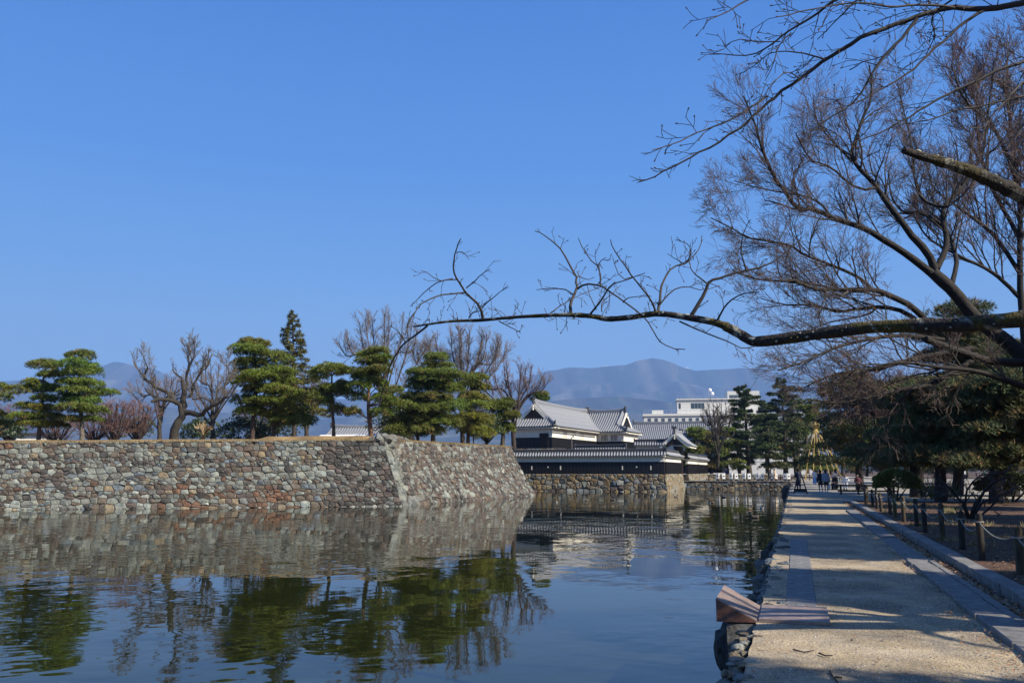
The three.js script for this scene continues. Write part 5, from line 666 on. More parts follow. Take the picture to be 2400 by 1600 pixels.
// ---------- path edge, paving, kerb, props ----------
function rock(R, r, sx, sy, sz) { // rough boulder
  const g = new THREE.IcosahedronGeometry(r, 2), a = g.attributes.position, s = Math.floor(R() * 999); for (let k = 0; k < a.count; k++) { const q = V(a.getX(k), a.getY(k), a.getZ(k)), n = q.clone().divideScalar(r), f = 1 + .7 * (fbm(n.x * .2 + .5, n.y * .2 + n.z * .13 + .5, 12, 3, s) - .5) + .16 * (hash(Math.round(n.x * 9), Math.round(n.y * 9), Math.round(n.z * 9) + s) - .5); q.multiplyScalar(f); a.setXYZ(k, q.x * sx, q.y * sy, q.z * sz); }
  const uv = g.attributes.uv; for (let k = 0; k < uv.count; k++) uv.setXY(k, a.getX(k) * 1.2 + s, (a.getY(k) + a.getZ(k)) * 1.2); g.computeVertexNormals(); return g;
}
{ // revetment along the path: sloping rough face with individual edge stones
  const R = mul(61), t = thing('revetment', 'rough stone bank edging the path down to the water', 'stone bank', W(8, -.6, 0));
  const f = new GB(), nu = 240, row = (u, j) => { const y = [-.4, .1, .45, .74, .79][j], v = [-.84, -.74, -.62, -.49, -.36][j]; return W(u, v + .16 * (fbm(u / 8 + 3, j * .2, 24, 4, 6) - .5), y + (j < 4 ? .08 * (fbm(u / 8 + 7, j * .3, 40, 3, 8) - .5) : -.01)); };
  for (let k = 0; k < nu; k++) for (let j = 0; j < 4; j++) { const u0 = -6 + k * .5, u1 = u0 + .5; f.quad(row(u0, j), row(u1, j), row(u1, j + 1), row(u0, j + 1), WHITE, [[u0, j * .3], [u1, j * .3], [u1, j * .3 + .3], [u0, j * .3 + .3]]); }
  part('bank_face', f.geo(t.position), M.concrete, t);
  const kinds = ['grey', 'dark', 'brown', 'tan', 'slate', 'grey'];
  for (let k = 0; k < 290; k++) { const u = k < 60 ? 6.4 + k * .05 : 9.4 + Math.pow((k - 60) / 230, 1.7) * 97, near = u < 9.4, s = near ? rnd(R, .03, .06) : rnd(R, .07, .14), v = near ? -.44 + rnd(R, -.16, .1) : -.34 + rnd(R, -.13, .12), p = W(u, v, (near ? .77 : .75) + rnd(R, -.05, .02)); if (u > 9.3 && u < 11) continue; const g = rock(R, s, rnd(R, .8, 1.3), rnd(R, .45, .75), rnd(R, .9, 1.5)); g.rotateY(R() * 6); const o = part('edge_stone', g, M.stone[near ? ['tan', 'pale', 'grey', 'brown'][Math.floor(R() * 4)] : kinds[Math.floor(R() * 6)]], t); o.position.copy(p.sub(t.position)); }
  for (let k = 0; k < 60; k++) { const u = 11.3 + R() * 14, s = rnd(R, .09, .18); const o = part('bank_stone', rock(R, s, 1, .8, 1.1), M.stone[kinds[Math.floor(R() * 3)]], t); o.position.copy(W(u, rnd(R, -.68, -.52), rnd(R, .0, .55)).sub(t.position)); o.rotation.set(R() * 3, R() * 3, 0); }
  const b = part('dark_boulder', rock(R, .17, .8, 1.5, .9), M.stone.dark, t); b.position.copy(W(10.7, -.86, .34).sub(t.position));
  for (let k = 0; k < 2; k++) { const o = part('water_stone', rock(R, rnd(R, .1, .2), 1.2, .5, 1), M.stone.dark, t); o.position.copy(W(8.3 + k * .3, -.86 - R() * .1, .0).sub(t.position)); }
}
{ // slab strips and kerb, stone by stone
  const R = mul(62), strip = (name, u0, u1, v0, v1, y0, y1, lens, m, pn, kind = 'structure') => {
    const o = new THREE.Group(); o.name = name; o.userData.kind = kind; o.position.copy(W((u0 + u1) / 2, v0, y0)); scene.add(o); let u = u0, k = 0;
    while (u < u1 - .05) { const l = Math.min(lens[k % lens.length] * rnd(R, .9, 1.1), u1 - u), q = new GB(), dy = rnd(R, -.008, .008), dv = rnd(R, -.012, .012), e = .012, a = (uu, v, y) => W(uu, v + dv, y + dy), A = u + .008, B = u + l - .008, c = rnd(R, 0, 9);
      const ring = (y, i) => [a(A + i, v0 + i, y), a(B - i, v0 + i, y), a(B - i, v1 - i, y), a(A + i, v1 - i, y)], r0 = ring(y0, 0), r1 = ring(y1 - e, 0), r2 = ring(y1, e);
      for (let j = 0; j < 4; j++) { const n = (j + 1) % 4; q.quad(r0[j], r0[n], r1[n], r1[j]); q.quad(r1[j], r1[n], r2[n], r2[j]); } q.quad(r2[0], r2[1], r2[2], r2[3], WHITE, [[A + c, v0], [B + c, v0], [B + c, v1], [A + c, v1]]);
      part(pn, q.geo(o.position), m, o); u += l; k++; }
    return o; };
  strip('edge_paving', 10.9, 21.5, -.17, .19, .6, .818, [3.4, 4.2, 3.0], M.slab, 'paving_slab');
  strip('slab_row', 4, 16.8, 1.80, 2.12, .6, .86, [1.15, 1.5, 1.3], M.granite, 'paving_slab'); strip('slab_row_002', 4, 16.8, 2.135, 2.24, .6, .852, [.7, 1.1, .9], M.granite, 'paving_slab');
  strip('slab_row_003', 16.9, 22.4, 1.84, 2.2, .6, .83, [1.7, 1.9], M.granite, 'paving_slab'); strip('slab_row_004', 22.5, 37, 1.86, 2.24, .6, .85, [1.3, 1.1, 1.6], M.granite, 'paving_slab');
  strip('kerb', 3, 45.5, 2.48, 2.73, .6, .935, [.98, 1.05, .9], M.granite, 'kerb_stone');
  // leaf litter of the gutter and the bed, gravel grit on the path: uncountable
  const stuff = (name, label, cat, n, geo, m, place, colors) => { const im = new THREE.InstancedMesh(geo, m, n), q = new THREE.Matrix4(), e = new THREE.Euler(), c = new THREE.Color(); for (let k = 0; k < n; k++) { const [p, s, tilt] = place(k); e.set(rnd(R, -tilt, tilt), R() * 6.28, rnd(R, -tilt, tilt)); q.compose(p, new THREE.Quaternion().setFromEuler(e), V(s, s, s * rnd(R, .6, 1.2))); im.setMatrixAt(k, q); im.setColorAt(k, c.setRGB(...colors[Math.floor(R() * colors.length)])); } im.name = name; im.userData = { kind: 'stuff', label, category: cat }; im.castShadow = im.receiveShadow = true; scene.add(im); };
  const leaf = new GB(); leaf.tri(V(-.5, 0, 0), V(0, .05, .28), V(.5, .02, 0)); leaf.tri(V(-.5, 0, 0), V(.5, .02, 0), V(0, .06, -.28));
  const lm = mat({ color: rgb(1, 1, 1), side: THREE.DoubleSide }), peb = new THREE.IcosahedronGeometry(.5, 0);
  stuff('leaf_litter', 'brown fallen leaves and needles in the gutter and on the garden soil', 'leaf litter', 9000, leaf.geo(), lm, (k) => { const gut = k < 3600, u = 5 + Math.pow(R(), 1.5) * 42, v = gut ? 2.44 - Math.abs(rnd(R, -.2, .2)) : R() < .5 ? 2.8 + R() * 2 : 2.8 + R() * 11; return [W(u, v, gut ? .815 + R() * .03 : .905 + .05 * (fbm(u / 16, v / 16, 16, 4, 7) - .5) * 2 + .01), rnd(R, .03, .075), .5]; }, [[.22, .10, .045], [.28, .15, .07], [.16, .09, .05], [.34, .2, .1], [.2, .12, .07]]);
  stuff('path_litter', 'brown leaf bits gathered against the paving slabs', 'leaf litter', 1500, leaf.geo(), lm, (k) => { const u = 6 + Math.pow(R(), 1.4) * 20, v = k < 1050 ? 1.78 - Math.abs(rnd(R, -1, 1)) * rnd(R, 0, .4) : rnd(R, -.4, 1.7); return [W(u, v, .815 + R() * .01), rnd(R, .02, .05), .4]; }, [[.26, .13, .06], [.2, .11, .06], [.33, .19, .1]]);
  stuff('path_grit', 'loose gravel grains on the sandy path', 'gravel', 16000, peb, mat({ color: rgb(1, 1, 1) }), () => { const u = 5.5 + Math.pow(R(), 1.8) * 24, v = rnd(R, -.42, 1.78); return [W(u, v, .802 + .016 * (fbm(u / 16, v / 16, 16, 4, 7) - .5) * 2), .006 + .016 * R() * R() * R(), 1.5]; }, [[.45, .41, .34], [.3, .27, .23], [.6, .55, .46], [.18, .16, .14], [.4, .33, .25]]);
}
[[[1860, 1522], [1885, 1528], [1908, 1524]], [[1920, 1530], [1935, 1536], [1952, 1536]], [[1945, 1572], [1955, 1588], [1965, 1598]], [[1957, 1586], [1975, 1588]], [[1996, 1499], [1998, 1500]]].forEach((l, k) => { const p = l.map(([x, y]) => G(x, y, .815)), g = new GB().tube(p, p.map((_, i) => .009 - .002 * i), 5, [.14, .10, .07], null, true), o = new THREE.Mesh(g.geo(p[0]), M.bark); o.name = numbered('fallen_twig'); o.position.copy(p[0]); o.userData = { label: ['thin curved twig lying near the left edge of the path', 'short curved twig in the middle of the near path', 'longest dark twig at the bottom of the path', 'side twig touching the longest twig on the path', 'small dark bit of wood on the sunlit path'][k], category: 'twig' }; scene.add(sh(o)); });
{ // inclined metal lectern on a concrete pier at the water's edge
  const t = thing('slanted_plinth', 'reddish brown wedge plinth with a flat plate, over the water on a concrete pier', 'plinth', W(9.75, -.44, .8), -AZ);
  const g = new GB(), w = .43, d = 1.05, h = .235; // local x right, -z along the path
  const a = V(0, 0, 0), b = V(-w, 0, .06), c = V(-w, h, .06), a2 = V(0, 0, -d), b2 = V(-w, 0, -d), c2 = V(-w, h, -d); g.tri(b, a, c); g.tri(a2, b2, c2); g.quad(b2, b, c, c2); g.quad(b, b2, a2, a); part('wedge_body', g, M.rustplate, t);
  const tp = new GB(), n = V(h, w, 0).normalize().multiplyScalar(.012); tp.quad(c.clone().add(n), a.clone().add(n), a2.clone().add(n), c2.clone().add(n), WHITE, [[0, 0], [.3, 0], [.3, 1], [0, 1]]); for (const [p, q] of [[c, a], [a, a2], [a2, c2], [c2, c]]) tp.quad(p, q, q.clone().add(n), p.clone().add(n)); part('slanted_plate', tp, M.plate, t);
  part('flat_plate', new GB().box(.004, .72, .008, .042, -d, .0), M.plate, t);
  const pi = new GB(), top = [V(-.33, -.02, .02), V(.16, -.02, .02), V(.16, -.02, -.7), V(-.33, -.02, -.7)], bot = [V(-.30, -1.6, .16), V(.3, -1.6, .16), V(.3, -1.6, -.8), V(-.30, -1.6, -.8)]; for (let k = 0; k < 4; k++) { const m = (k + 1) % 4; pi.quad(bot[k], bot[m], top[m], top[k]); } pi.quad(top[0], top[1], top[2], top[3]); part('concrete_pier', pi, M.concrete, t);
  const st = new GB(); st.quad(V(-.19, -.75, .095), V(-.15, -.75, .095), V(-.15, -.3, .053), V(-.18, -.34, .057)); part('rust_streak', st, mat({ color: rgb(.42, .2, .05), map: T.rock }), t);
}
// rope fence posts
const posts = []; for (let k = 0; k < 17; k++) posts.push([12.1 + k * 2.25 + (k > 12 ? (k - 12) * .2 : 0), 3.0 + .05 * Math.sin(k * 2.3) + (k > 13 ? (k - 13) * .16 : 0)]);
posts.forEach(([u, v], k) => {
  const R = mul(900 + k), h = rnd(R, .68, .8), p = W(u, v, .88), r = .058, kind = [M.postdark, M.post, M.postdark, M.postmoss][k === 8 ? 3 : k === 9 ? 1 : k % 3], t = thing('fence_post', '', 'post', p, 0, 'posts of the rope fence'), g = new GB(), pts = [V(0, -.2, 0), V(0, h * .5, 0), V(rnd(R, -.02, .02), h - .02, rnd(R, -.02, .02)), V(rnd(R, -.02, .02), h, 0)];
  g.tube(pts, [r, r, r * .97, r * .8], 12, WHITE, null, true, (s, j) => 1 + .06 * (hash(s, j, k) - .5)); part('post', g, kind, t); const rg = new GB(); rg.add(new THREE.TorusGeometry(r + .008, .014, 6, 16).rotateX(Math.PI / 2).translate(0, h - .14, 0)); part('rope_loop', rg, M.rope, t);
  const nth = ['nearest the camera', 'second', 'third', 'fourth', 'fifth', 'sixth', 'seventh', 'eighth', 'ninth', 'tenth', 'eleventh', 'twelfth', 'thirteenth', 'fourteenth', 'fifteenth', 'sixteenth', 'farthest']; t.userData.label = k === 0 ? 'wooden rope-fence post nearest the camera' : k === 16 ? 'wooden rope-fence post farthest up the path' : `${kind === M.postmoss ? 'mossy yellowish' : kind === M.post ? 'light brown' : 'dark'} wooden rope-fence post, ${nth[k]} counting from the camera`;
  if (k) { const [u2, v2] = posts[k - 1], a = W(u, v, .88 + h - .14), b = W(u2, v2, .88 + .6), c = []; for (let i = 0; i <= 12; i++) { const f = i / 12, q = a.clone().lerp(b, f); q.y -= .16 * 4 * f * (1 - f); c.push(q); } const o = new THREE.Mesh(new GB().tube(c, c.map(() => .012), 5).geo(a), M.rope); o.name = numbered('fence_rope'); o.position.copy(a); o.userData = { label: `sagging pale rope from the ${k === 1 ? 'nearest' : nth[k - 1]} to the ${nth[k]} fence post beside the path`, category: 'rope', group: 'ropes of the post fence' }; scene.add(sh(o)); }
});
{ // ropes beyond the nearest post
  const a = W(posts[0][0], posts[0][1], 1.5), b = W(9.4, 3.0, 1.5), c = []; for (let i = 0; i <= 12; i++) { const f = i / 12, q = a.clone().lerp(b, f); q.y -= .64 * f * (1 - f); c.push(q); } const o = new THREE.Mesh(new GB().tube(c, c.map(() => .012), 5).geo(a), M.rope); o.name = numbered('fence_rope'); o.position.copy(a); o.userData = { label: 'sagging pale rope running off the right edge from the nearest post', category: 'rope', group: 'ropes of the post fence' }; scene.add(sh(o));
}
// white lanterns along the causeway
[1682, 1696, 1713, 1725.6, 1744, 1755.7, 1776, 1786, 1807.6, 1818, 1840, 1848, 1870].forEach((x, k) => {
  const z = 115 - (x - 1682) * .012, p = P(x, 1100, z); p.y = .98; const t = thing('paper_lantern', '', 'lantern', p, -AZ + (k % 2 ? .25 : -.2), 'white square lanterns on the causeway');
  part('box', new GB().box(-.19, .19, .3, .98, -.16, .16), M.lamp, t); part('base', new GB().box(-.12, .12, 0, .3, -.1, .1), M.black, t); part('cap', new GB().box(-.21, .21, .98, 1.02, -.18, .18), M.lamp, t);
  const e = new GB(); for (let j = 0; j < 6; j++) { const a = j / 6 * 6.283; e.add(new THREE.CylinderGeometry(.05, .05, .012, 8).rotateX(Math.PI / 2).translate(Math.cos(a) * .06, .64 + Math.sin(a) * .06, .166)); } part('crest', e, M.black, t);
  t.userData.label = `white square lantern on the causeway, ${['first', 'second', 'third', 'fourth', 'fifth', 'sixth', 'seventh', 'eighth', 'ninth', 'tenth', 'eleventh', 'twelfth', 'thirteenth'][k]} counting from the gate`;
});
{ // kerb ledge along the causeway
  const g = new GB(); g.bar(lift(dikeL, 1.03, .3, 0), lift(dikeR, 1.03, .3, -.2), .34, .1); const o = structure('causeway_kerb', g.geo(), M.granite);
  const f = thing('rail_fence', 'low dark rail fence across the far side of the causeway', 'fence', W(131, -10, .95), -AZ); for (let k = 0; k <= 8; k++) part('post', new GB().box(k * 2 - .06, k * 2 + .06, 0, .9, -.06, .06), M.postdark, f); for (const y of [.45, .8]) part('rail', new GB().bar(V(0, y, 0), V(16, y, 0), .1, .1), M.postdark, f);
  const b = thing('rail_fence', 'pale horizontal rail barrier behind the standing group on the plaza', 'fence', W(108, 3.5, .8), -AZ); for (let k = 0; k <= 4; k++) part('post', new GB().box(k * 2 - .06, k * 2 + .06, 0, .85, -.06, .06), M.post, b); for (const y of [.4, .8]) part('rail', new GB().bar(V(0, y, 0), V(8, y, 0), .12, .12), M.lamp, b);
  const c = thing('rail_fence', 'low log rail at the end of the rope fence by the plaza', 'fence', G(1972, 1158, .8), -AZ); for (let k = 0; k <= 3; k++) part('post', new GB().box(k * 1.1 - .06, k * 1.1 + .06, 0, .62, -.06, .06), M.postdark, c); for (const y of [.22, .58]) part('rail', new GB().tube([V(-.2, y, 0), V(3.6, y, 0)], [.055, .055], 8, WHITE, null, true), M.post, c);
  for (const [px, py, w, label] of [[2270, 1118, 26, 'long rail fence far across the sunlit plaza'], [2080, 1112, 14, 'rail fence beyond the round clipped bush']]) { const q = G(px, py, .8), e = thing('rail_fence', label, 'fence', V(q.x, .8, q.z), -.1); for (let k = 0; k <= w / 2; k++) part('post', new GB().box(k * 2 - .08, k * 2 + .08, 0, 1, -.08, .08), M.postdark, e); for (const y of [.5, .95]) part('rail', new GB().bar(V(0, y, 0), V(w, y, 0), .1, .1), M.post, e); }
}
{ // straw rope cone (snow guard) over the plaza pine
  const top = P(1911, 1000, 116), base = V(top.x, .8, top.z), t = thing('snow_guard_cone', 'straw-coloured rope cone with a ball top over a pine', 'rope cone', base), h = top.y - .8;
  part('pole', new GB().tube([V(0, 0, 0), V(0, h, 0)], [.09, .06], 8), M.straw, t); const bl = rock(mul(5), .6, 1, .85, 1); bl.translate(0, h + .28, 0); part('straw_ball', bl, M.straw, t);
  for (let k = 0; k < 18; k++) { const a = k / 18 * 6.283, r = 3.7; part('rope', new GB().tube([V(0, h + .05, 0), V(Math.cos(a) * r * .5, h * .52, Math.sin(a) * r * .5), V(Math.cos(a) * r * .86, .35, Math.sin(a) * r * .86)], [.06, .055, .055], 4), M.straw, t); }
}
{ // folding sign stand at the moat corner
  const p = G(1877, 1156, .8), t = thing('sign_stand', 'black folding sign stand beside the person in a dark suit', 'sign', V(p.x, .8, p.z), -AZ); for (const s of [-1, 1]) { part('leg', new GB().bar(V(s * .45, 0, .25), V(s * .16, 1.15, 0), .06, .06), M.black, t); part('leg', new GB().bar(V(s * .45, 0, -.3), V(s * .16, 1.15, 0), .06, .06), M.black, t); } part('board', new GB().box(-.42, .42, .1, .34, .22, .26), M.black, t); part('cross_bar', new GB().bar(V(-.3, .55, .13), V(.3, .55, .13), .05, .05), M.black, t);
  const w = G(1850, 1140, .8), c = thing('dark_post', 'dark squat block at the corner of the moat and causeway', 'block', V(w.x, .3, w.z), -AZ); part('block', rock(mul(77), .7, 1, 1.2, 1), M.stone.dark, c);
}
// shrubs of the garden at right
function leafBush(name, label, base, r, h, o) { const R = mul(o.seed), g = new GB(), tk = new GB(); for (let k = 0; k < o.n; k++) { const a = R() * 6.283, c = rnd(R, -.25, 1), s = Math.sqrt(1 - c * c), q = rnd(R, .78, 1) * (1 + .18 * (fbm(a / 6.283, c * .5 + .5, 7, 3, o.seed) - .5) * 2), p = V(base.x + Math.cos(a) * s * r * q, base.y + h * .5 + c * h * .5 * q, base.z + Math.sin(a) * s * r * q), d = V(Math.cos(a) * s, c, Math.sin(a) * s).add(jit(R, .7)).normalize(), u = V(-d.z, .3, d.x).normalize(), w = o.leaf, f = rnd(R, .7, 1.3), col = o.col.map((x) => x * f), m = d.clone().cross(u); g.quad(p.clone().addScaledVector(d, -w), p.clone().addScaledVector(m, w * .45), p.clone().addScaledVector(d, w), p.clone().addScaledVector(m, -w * .45), col); }
  for (let k = 0; k < 7; k++) { const a = k * .9, e = V(base.x + Math.cos(a) * r * .6, base.y + h * .5, base.z + Math.sin(a) * r * .6); limb(tk, tk, R, [base.clone().add(V(0, -.1, 0)), base.clone().lerp(e, .5).add(V(0, -.05, 0)), e], .05, .02, { col: BARKD, shoots: 0 }); }
  const t = thing(name, label, 'shrub', base); part('stems', tk.geo(base), M.bark, t); part('leaves', g.geo(base), M.leaf, t); return t; }
{ const b = G(2102, 1172, .85); leafBush('clipped_bush', 'round clipped green bush behind the rope fence', b, 1.18, 1.65, { seed: 71, n: 5200, leaf: .07, col: [.13, .15, .03] });
  const c = G(2372, 1178, .85); leafBush('clipped_bush', 'low dark rounded bush near the right edge', c, 1.5, 1.5, { seed: 72, n: 4200, leaf: .08, col: [.085, .10, .03] });
  const d = G(2200, 1172, .85); const R = mul(73), g = new GB(), t = thing('yucca', 'spiky dark yucca clump between the garden pine trunks', 'plant', d); for (let k = 0; k < 420; k++) { const a = R() * 6.283, e = rnd(R, .1, 1.3), l = rnd(R, .6, 1.25), o = V(d.x + rnd(R, -.8, .8), d.y + rnd(R, 0, .6), d.z + rnd(R, -.6, .6)), dir = V(Math.cos(a) * Math.cos(e), Math.sin(e), Math.sin(a) * Math.cos(e)), s = V(-Math.sin(a), 0, Math.cos(a)).multiplyScalar(.03); const f = rnd(R, .7, 1.3); g.tri(o.clone().add(s), o.clone().sub(s), o.clone().addScaledVector(dir, l), [.07 * f, .105 * f, .055 * f]); } part('leaves', g.geo(d), M.leaf, t);
  // twisted bare shrub by the rope fence
  const z = 27.5, L = [[[[2276, 1224], [2268, 1195], [2240, 1160], [2215, 1135], [2190, 1115]], 9, 3], [[[2276, 1224], [2282, 1190], [2310, 1150], [2335, 1130], [2370, 1115]], 10, 3], [[[2278, 1224], [2300, 1180], [2345, 1160], [2390, 1140]], 8, 3], [[[2272, 1222], [2262, 1190], [2268, 1150], [2290, 1120], [2330, 1108]], 7, 2.5], [[[2280, 1224], [2320, 1190], [2340, 1170]], 6, 3], [[[2240, 1160], [2200, 1160], [2170, 1145]], 5, 2], [[[2310, 1150], [2300, 1125], [2330, 1110], [2360, 1108]], 4, 2]];
  bare('twisted dark bare shrub with crooked stems behind the rope fence', ID, z, L, { seed: 74, name: 'twisted_shrub', col: [.085, .07, .06], tip: [.09, .072, .06], max: 2, kids: [3, 3], shoots: 3.4, sl: [.3, .8], wig: .55, up: 0, sup: 0, rmin: .007, seg: .12, knots: .6 });
  // small clumps of weeds on the bed
  const wd = new GB(), R2 = mul(75); for (let k = 0; k < 2600; k++) { const c2 = Math.floor(R2() * 40), u = 18 + hash(c2, 1, 1) * 24, v = 2.9 + hash(c2, 2, 1) * 3.2, q = W(u + rnd(R2, -.25, .25), v + rnd(R2, -.25, .25), .9), l = rnd(R2, .05, .18), f = rnd(R2, .7, 1.3); wd.tri(q.clone().add(V(-.008, 0, 0)), q.clone().add(V(.008, 0, 0)), q.clone().add(V(rnd(R2, -.08, .08), l, rnd(R2, -.08, .08))), R2() < .6 ? [.3 * f, .22 * f, .11 * f] : [.1 * f, .13 * f, .04 * f]); } const o = new THREE.Mesh(wd.geo(), M.needle); o.name = 'weeds'; o.userData = { kind: 'stuff', label: 'sparse dry weeds on the garden soil behind the posts', category: 'weeds' }; scene.add(sh(o));
}
// ---------- people and birds ----------
const mcube = new MarchingCubes(48, new THREE.MeshBasicMaterial(), false, false, 60000); mcube.isolation = 0;
function iso(sdf, c, half) { // mesh of sdf = 0 inside the cube c +- half
  const n = 48, f = mcube.field; mcube.reset();
  for (let k = 0; k < n; k++) for (let j = 0; j < n; j++) for (let i = 0; i < n; i++) { const x = c.x + (i / (n / 2) - 1) * half, y = c.y + (j / (n / 2) - 1) * half, z = c.z + (k / (n / 2) - 1) * half; f[i + j * n + k * n * n] = -sdf(x, y, z); }
  mcube.update(); const m = mcube.count, p = new Float32Array(m * 3), q = new Float32Array(m * 3);
  for (let k = 0; k < m; k++) { p[k * 3] = c.x + mcube.positionArray[k * 3] * half; p[k * 3 + 1] = c.y + mcube.positionArray[k * 3 + 1] * half; p[k * 3 + 2] = c.z + mcube.positionArray[k * 3 + 2] * half; for (let e = 0; e < 3; e++) q[k * 3 + e] = mcube.normalArray[k * 3 + e]; }
  const g = new THREE.BufferGeometry(); g.setAttribute('position', new THREE.BufferAttribute(p, 3)); g.setAttribute('normal', new THREE.BufferAttribute(q, 3)); return g;
}
const cap = (a, b, ra, rb) => [a.x, a.y, a.z, b.x - a.x, b.y - a.y, b.z - a.z, ra, rb];
function capD(c, x, y, z) { const px = x - c[0], py = y - c[1], pz = z - c[2], l = c[3] * c[3] + c[4] * c[4] + c[5] * c[5], t = l ? clamp((px * c[3] + py * c[4] + pz * c[5]) / l) : 0; return Math.hypot(px - c[3] * t, py - c[4] * t, pz - c[5] * t) - lerp(c[6], c[7], t); }
const smin = (a, b, k) => { const h = Math.max(0, k - Math.abs(a - b)) / k; return Math.min(a, b) - h * h * k * .25; };
const un = (l, k = .04) => (x, y, z) => { let d = 9; for (const c of l) d = smin(d, capD(c, x, y, z), k); return d; };
const cloth = {}; const clothMat = (c) => cloth[c.join()] ??= mat({ color: rgb(...c), roughness: .9 });
function person(label, p, turn, o) { // joints in local space, facing +z; H in metres
  const H = o.h ?? 1.62, s = H / 1.62, t = thing('person', label, 'person', p, turn, o.group), j = (x, y, z) => V(x * s, y * s, z * s), sit = o.sit, hipY = sit ? .50 : .86, st = o.stride ?? .05;
  const hip = j(0, hipY, 0), che = j(0, hipY + .38, (o.lean ?? 0) * .5), nk = j(0, hipY + .54, (o.lean ?? 0)), hd = j(0, hipY + .67, (o.lean ?? 0) + .015), B = [cap(hip, che, .125 * s, .135 * s), cap(che, nk, .12 * s, .055 * s), cap(nk, hd, .05 * s, .05 * s), cap(j(0, hipY + .64, (o.lean ?? 0) + .015), j(0, hipY + .71, (o.lean ?? 0) + .005), .082 * s, .092 * s), cap(j(0, hipY + .655, (o.lean ?? 0) + .09), j(0, hipY + .645, (o.lean ?? 0) + .11), .014 * s, .018 * s)];
  const arms = [], legs = [], shoes = [], fing = [];
  for (const k of [-1, 1]) {
    const sh_ = j(k * .16, hipY + .48, (o.lean ?? 0) * .9), pose = (k < 0 ? o.armL : o.armR) ?? 'down';
    const [el, wr, fd] = pose === 'up' ? [j(k * .2, hipY + .30, .16), j(k * .1, hipY + .46, .30), V(0, .7, .5)] : pose === 'bent' ? [j(k * .22, hipY + .22, .02), j(k * .13, hipY + .16, .24), V(-k * .3, 0, 1)] : pose === 'lap' ? [j(k * .22, hipY + .22, .06), j(k * .1, hipY + .12, .27), V(-k * .5, -.2, 1)] : [j(k * .21, hipY + .20, -.02), j(k * .23, hipY - .04, .06), V(0, -1, .15)];
    arms.push(cap(sh_, el, .052 * s, .042 * s), cap(el, wr, .04 * s, .029 * s)); fd.normalize(); const pm = wr.clone().addScaledVector(fd, .05 * s); B.push(cap(wr, pm, .028 * s, .036 * s));
    const sd = V(k, 0, 0).addScaledVector(fd, -V(k, 0, 0).dot(fd)).normalize(), dn = fd.clone().cross(sd); for (let i = 0; i < 4; i++) { const a = pm.clone().addScaledVector(sd, (i - 1.5) * .017 * s), l = [.07, .08, .074, .058][i] * s, m = a.clone().addScaledVector(fd, l * .55), e = m.clone().addScaledVector(fd, l * .4).addScaledVector(dn, -.02 * s); fing.push([a, m, e]); } fing.push([wr.clone().addScaledVector(sd, -.02 * s).addScaledVector(fd, .02 * s), wr.clone().addScaledVector(sd, -.05 * s).addScaledVector(fd, .05 * s), wr.clone().addScaledVector(sd, -.055 * s).addScaledVector(fd, .085 * s)]);
    const hj = j(k * .085, hipY - .02, 0), kn = sit ? j(k * .1, hipY - .01, .40) : j(k * .09, .47, .03 + k * st * .5), an = sit ? j(k * .11, .09, .42) : j(k * .09, .085, k * st - .02), toe = an.clone().add(j(0, -.045, .15)); legs.push(cap(hj, kn, .088 * s, .058 * s), cap(kn, an, .054 * s, .036 * s)); shoes.push(cap(an.clone().add(j(0, -.035, -.03)), toe, .046 * s, .034 * s));
  }
  const all = un([...B, ...arms, ...legs, ...shoes]), c = j(0, .86, .1), half = .95 * s, body = iso(all, c, half), fg = new GB(); for (const f of fing) fg.tube(f, [.010 * s, .0095 * s, .007 * s], 6, WHITE, null, true); const fgeo = fg.geo(); fgeo.deleteAttribute('uv'); fgeo.deleteAttribute('color'); part('body', mergeGeometries([body, fgeo.toNonIndexed()]), M.skin, t);
  const skin = (l, d) => { const f = un(l, .05); return (x, y, z) => f(x, y, z) - d; }, tors = [B[0], B[1]], cut = (f, lo, hi) => (x, y, z) => Math.max(f(x, y, z), lo * s - y, y - hi * s);
  part(o.top_name ?? 'jacket', iso(cut(skin([...tors, ...arms.filter((_, i) => o.sleeves !== 'short' || i % 2 === 0)], o.loose ?? .022), hipY - (o.hem ?? .12), hipY + .575), c, half), clothMat(o.top), t);
  if (o.skirt) { const len = o.skirt; part('skirt', iso((x, y, z) => { const top = (hipY + .08) * s, bot = (hipY - len) * s, f = clamp((top - y) / (top - bot)), zz = sit ? z - .2 * s : z; return Math.max(Math.hypot(x, zz * 1.15) - lerp(.13, .13 + .13 * Math.min(1, len / .5), f) * s - .01 * Math.sin(Math.atan2(zz, x) * 9) * f, y - top, bot - y); }, c, half), clothMat(o.low), t); } else part('trousers', iso(cut(skin([...legs, cap(j(0, hipY - .04, 0), j(0, hipY + .05, 0), .12 * s, .12 * s)], .016), .1, hipY + .1), c, half), clothMat(o.low), t);
  part('shoes', iso(skin(shoes, .012), c, half), clothMat(o.shoe ?? [.03, .03, .03]), t);
  const hc = j(0, hipY + .675, (o.lean ?? 0) + .0); part('hair', iso((x, y, z) => { const d = Math.hypot(x - hc.x, (y - hc.y - .015 * s) * .92, z - hc.z + .012) - .112 * s, face = (z - hc.z) - .045 * s - Math.max(0, y - hc.y - .03 * s) * 1.4, long = o.long ? Math.max(Math.hypot(x - hc.x, z - hc.z + .07 * s) - .07 * s, y - hc.y, hc.y - o.long * s - y) : 9; return Math.min(Math.max(d, face, hc.y - .09 * s - y), long); }, j(0, hipY + .55, 0), .35 * s), clothMat(o.hair ?? [.012, .01, .009]), t);
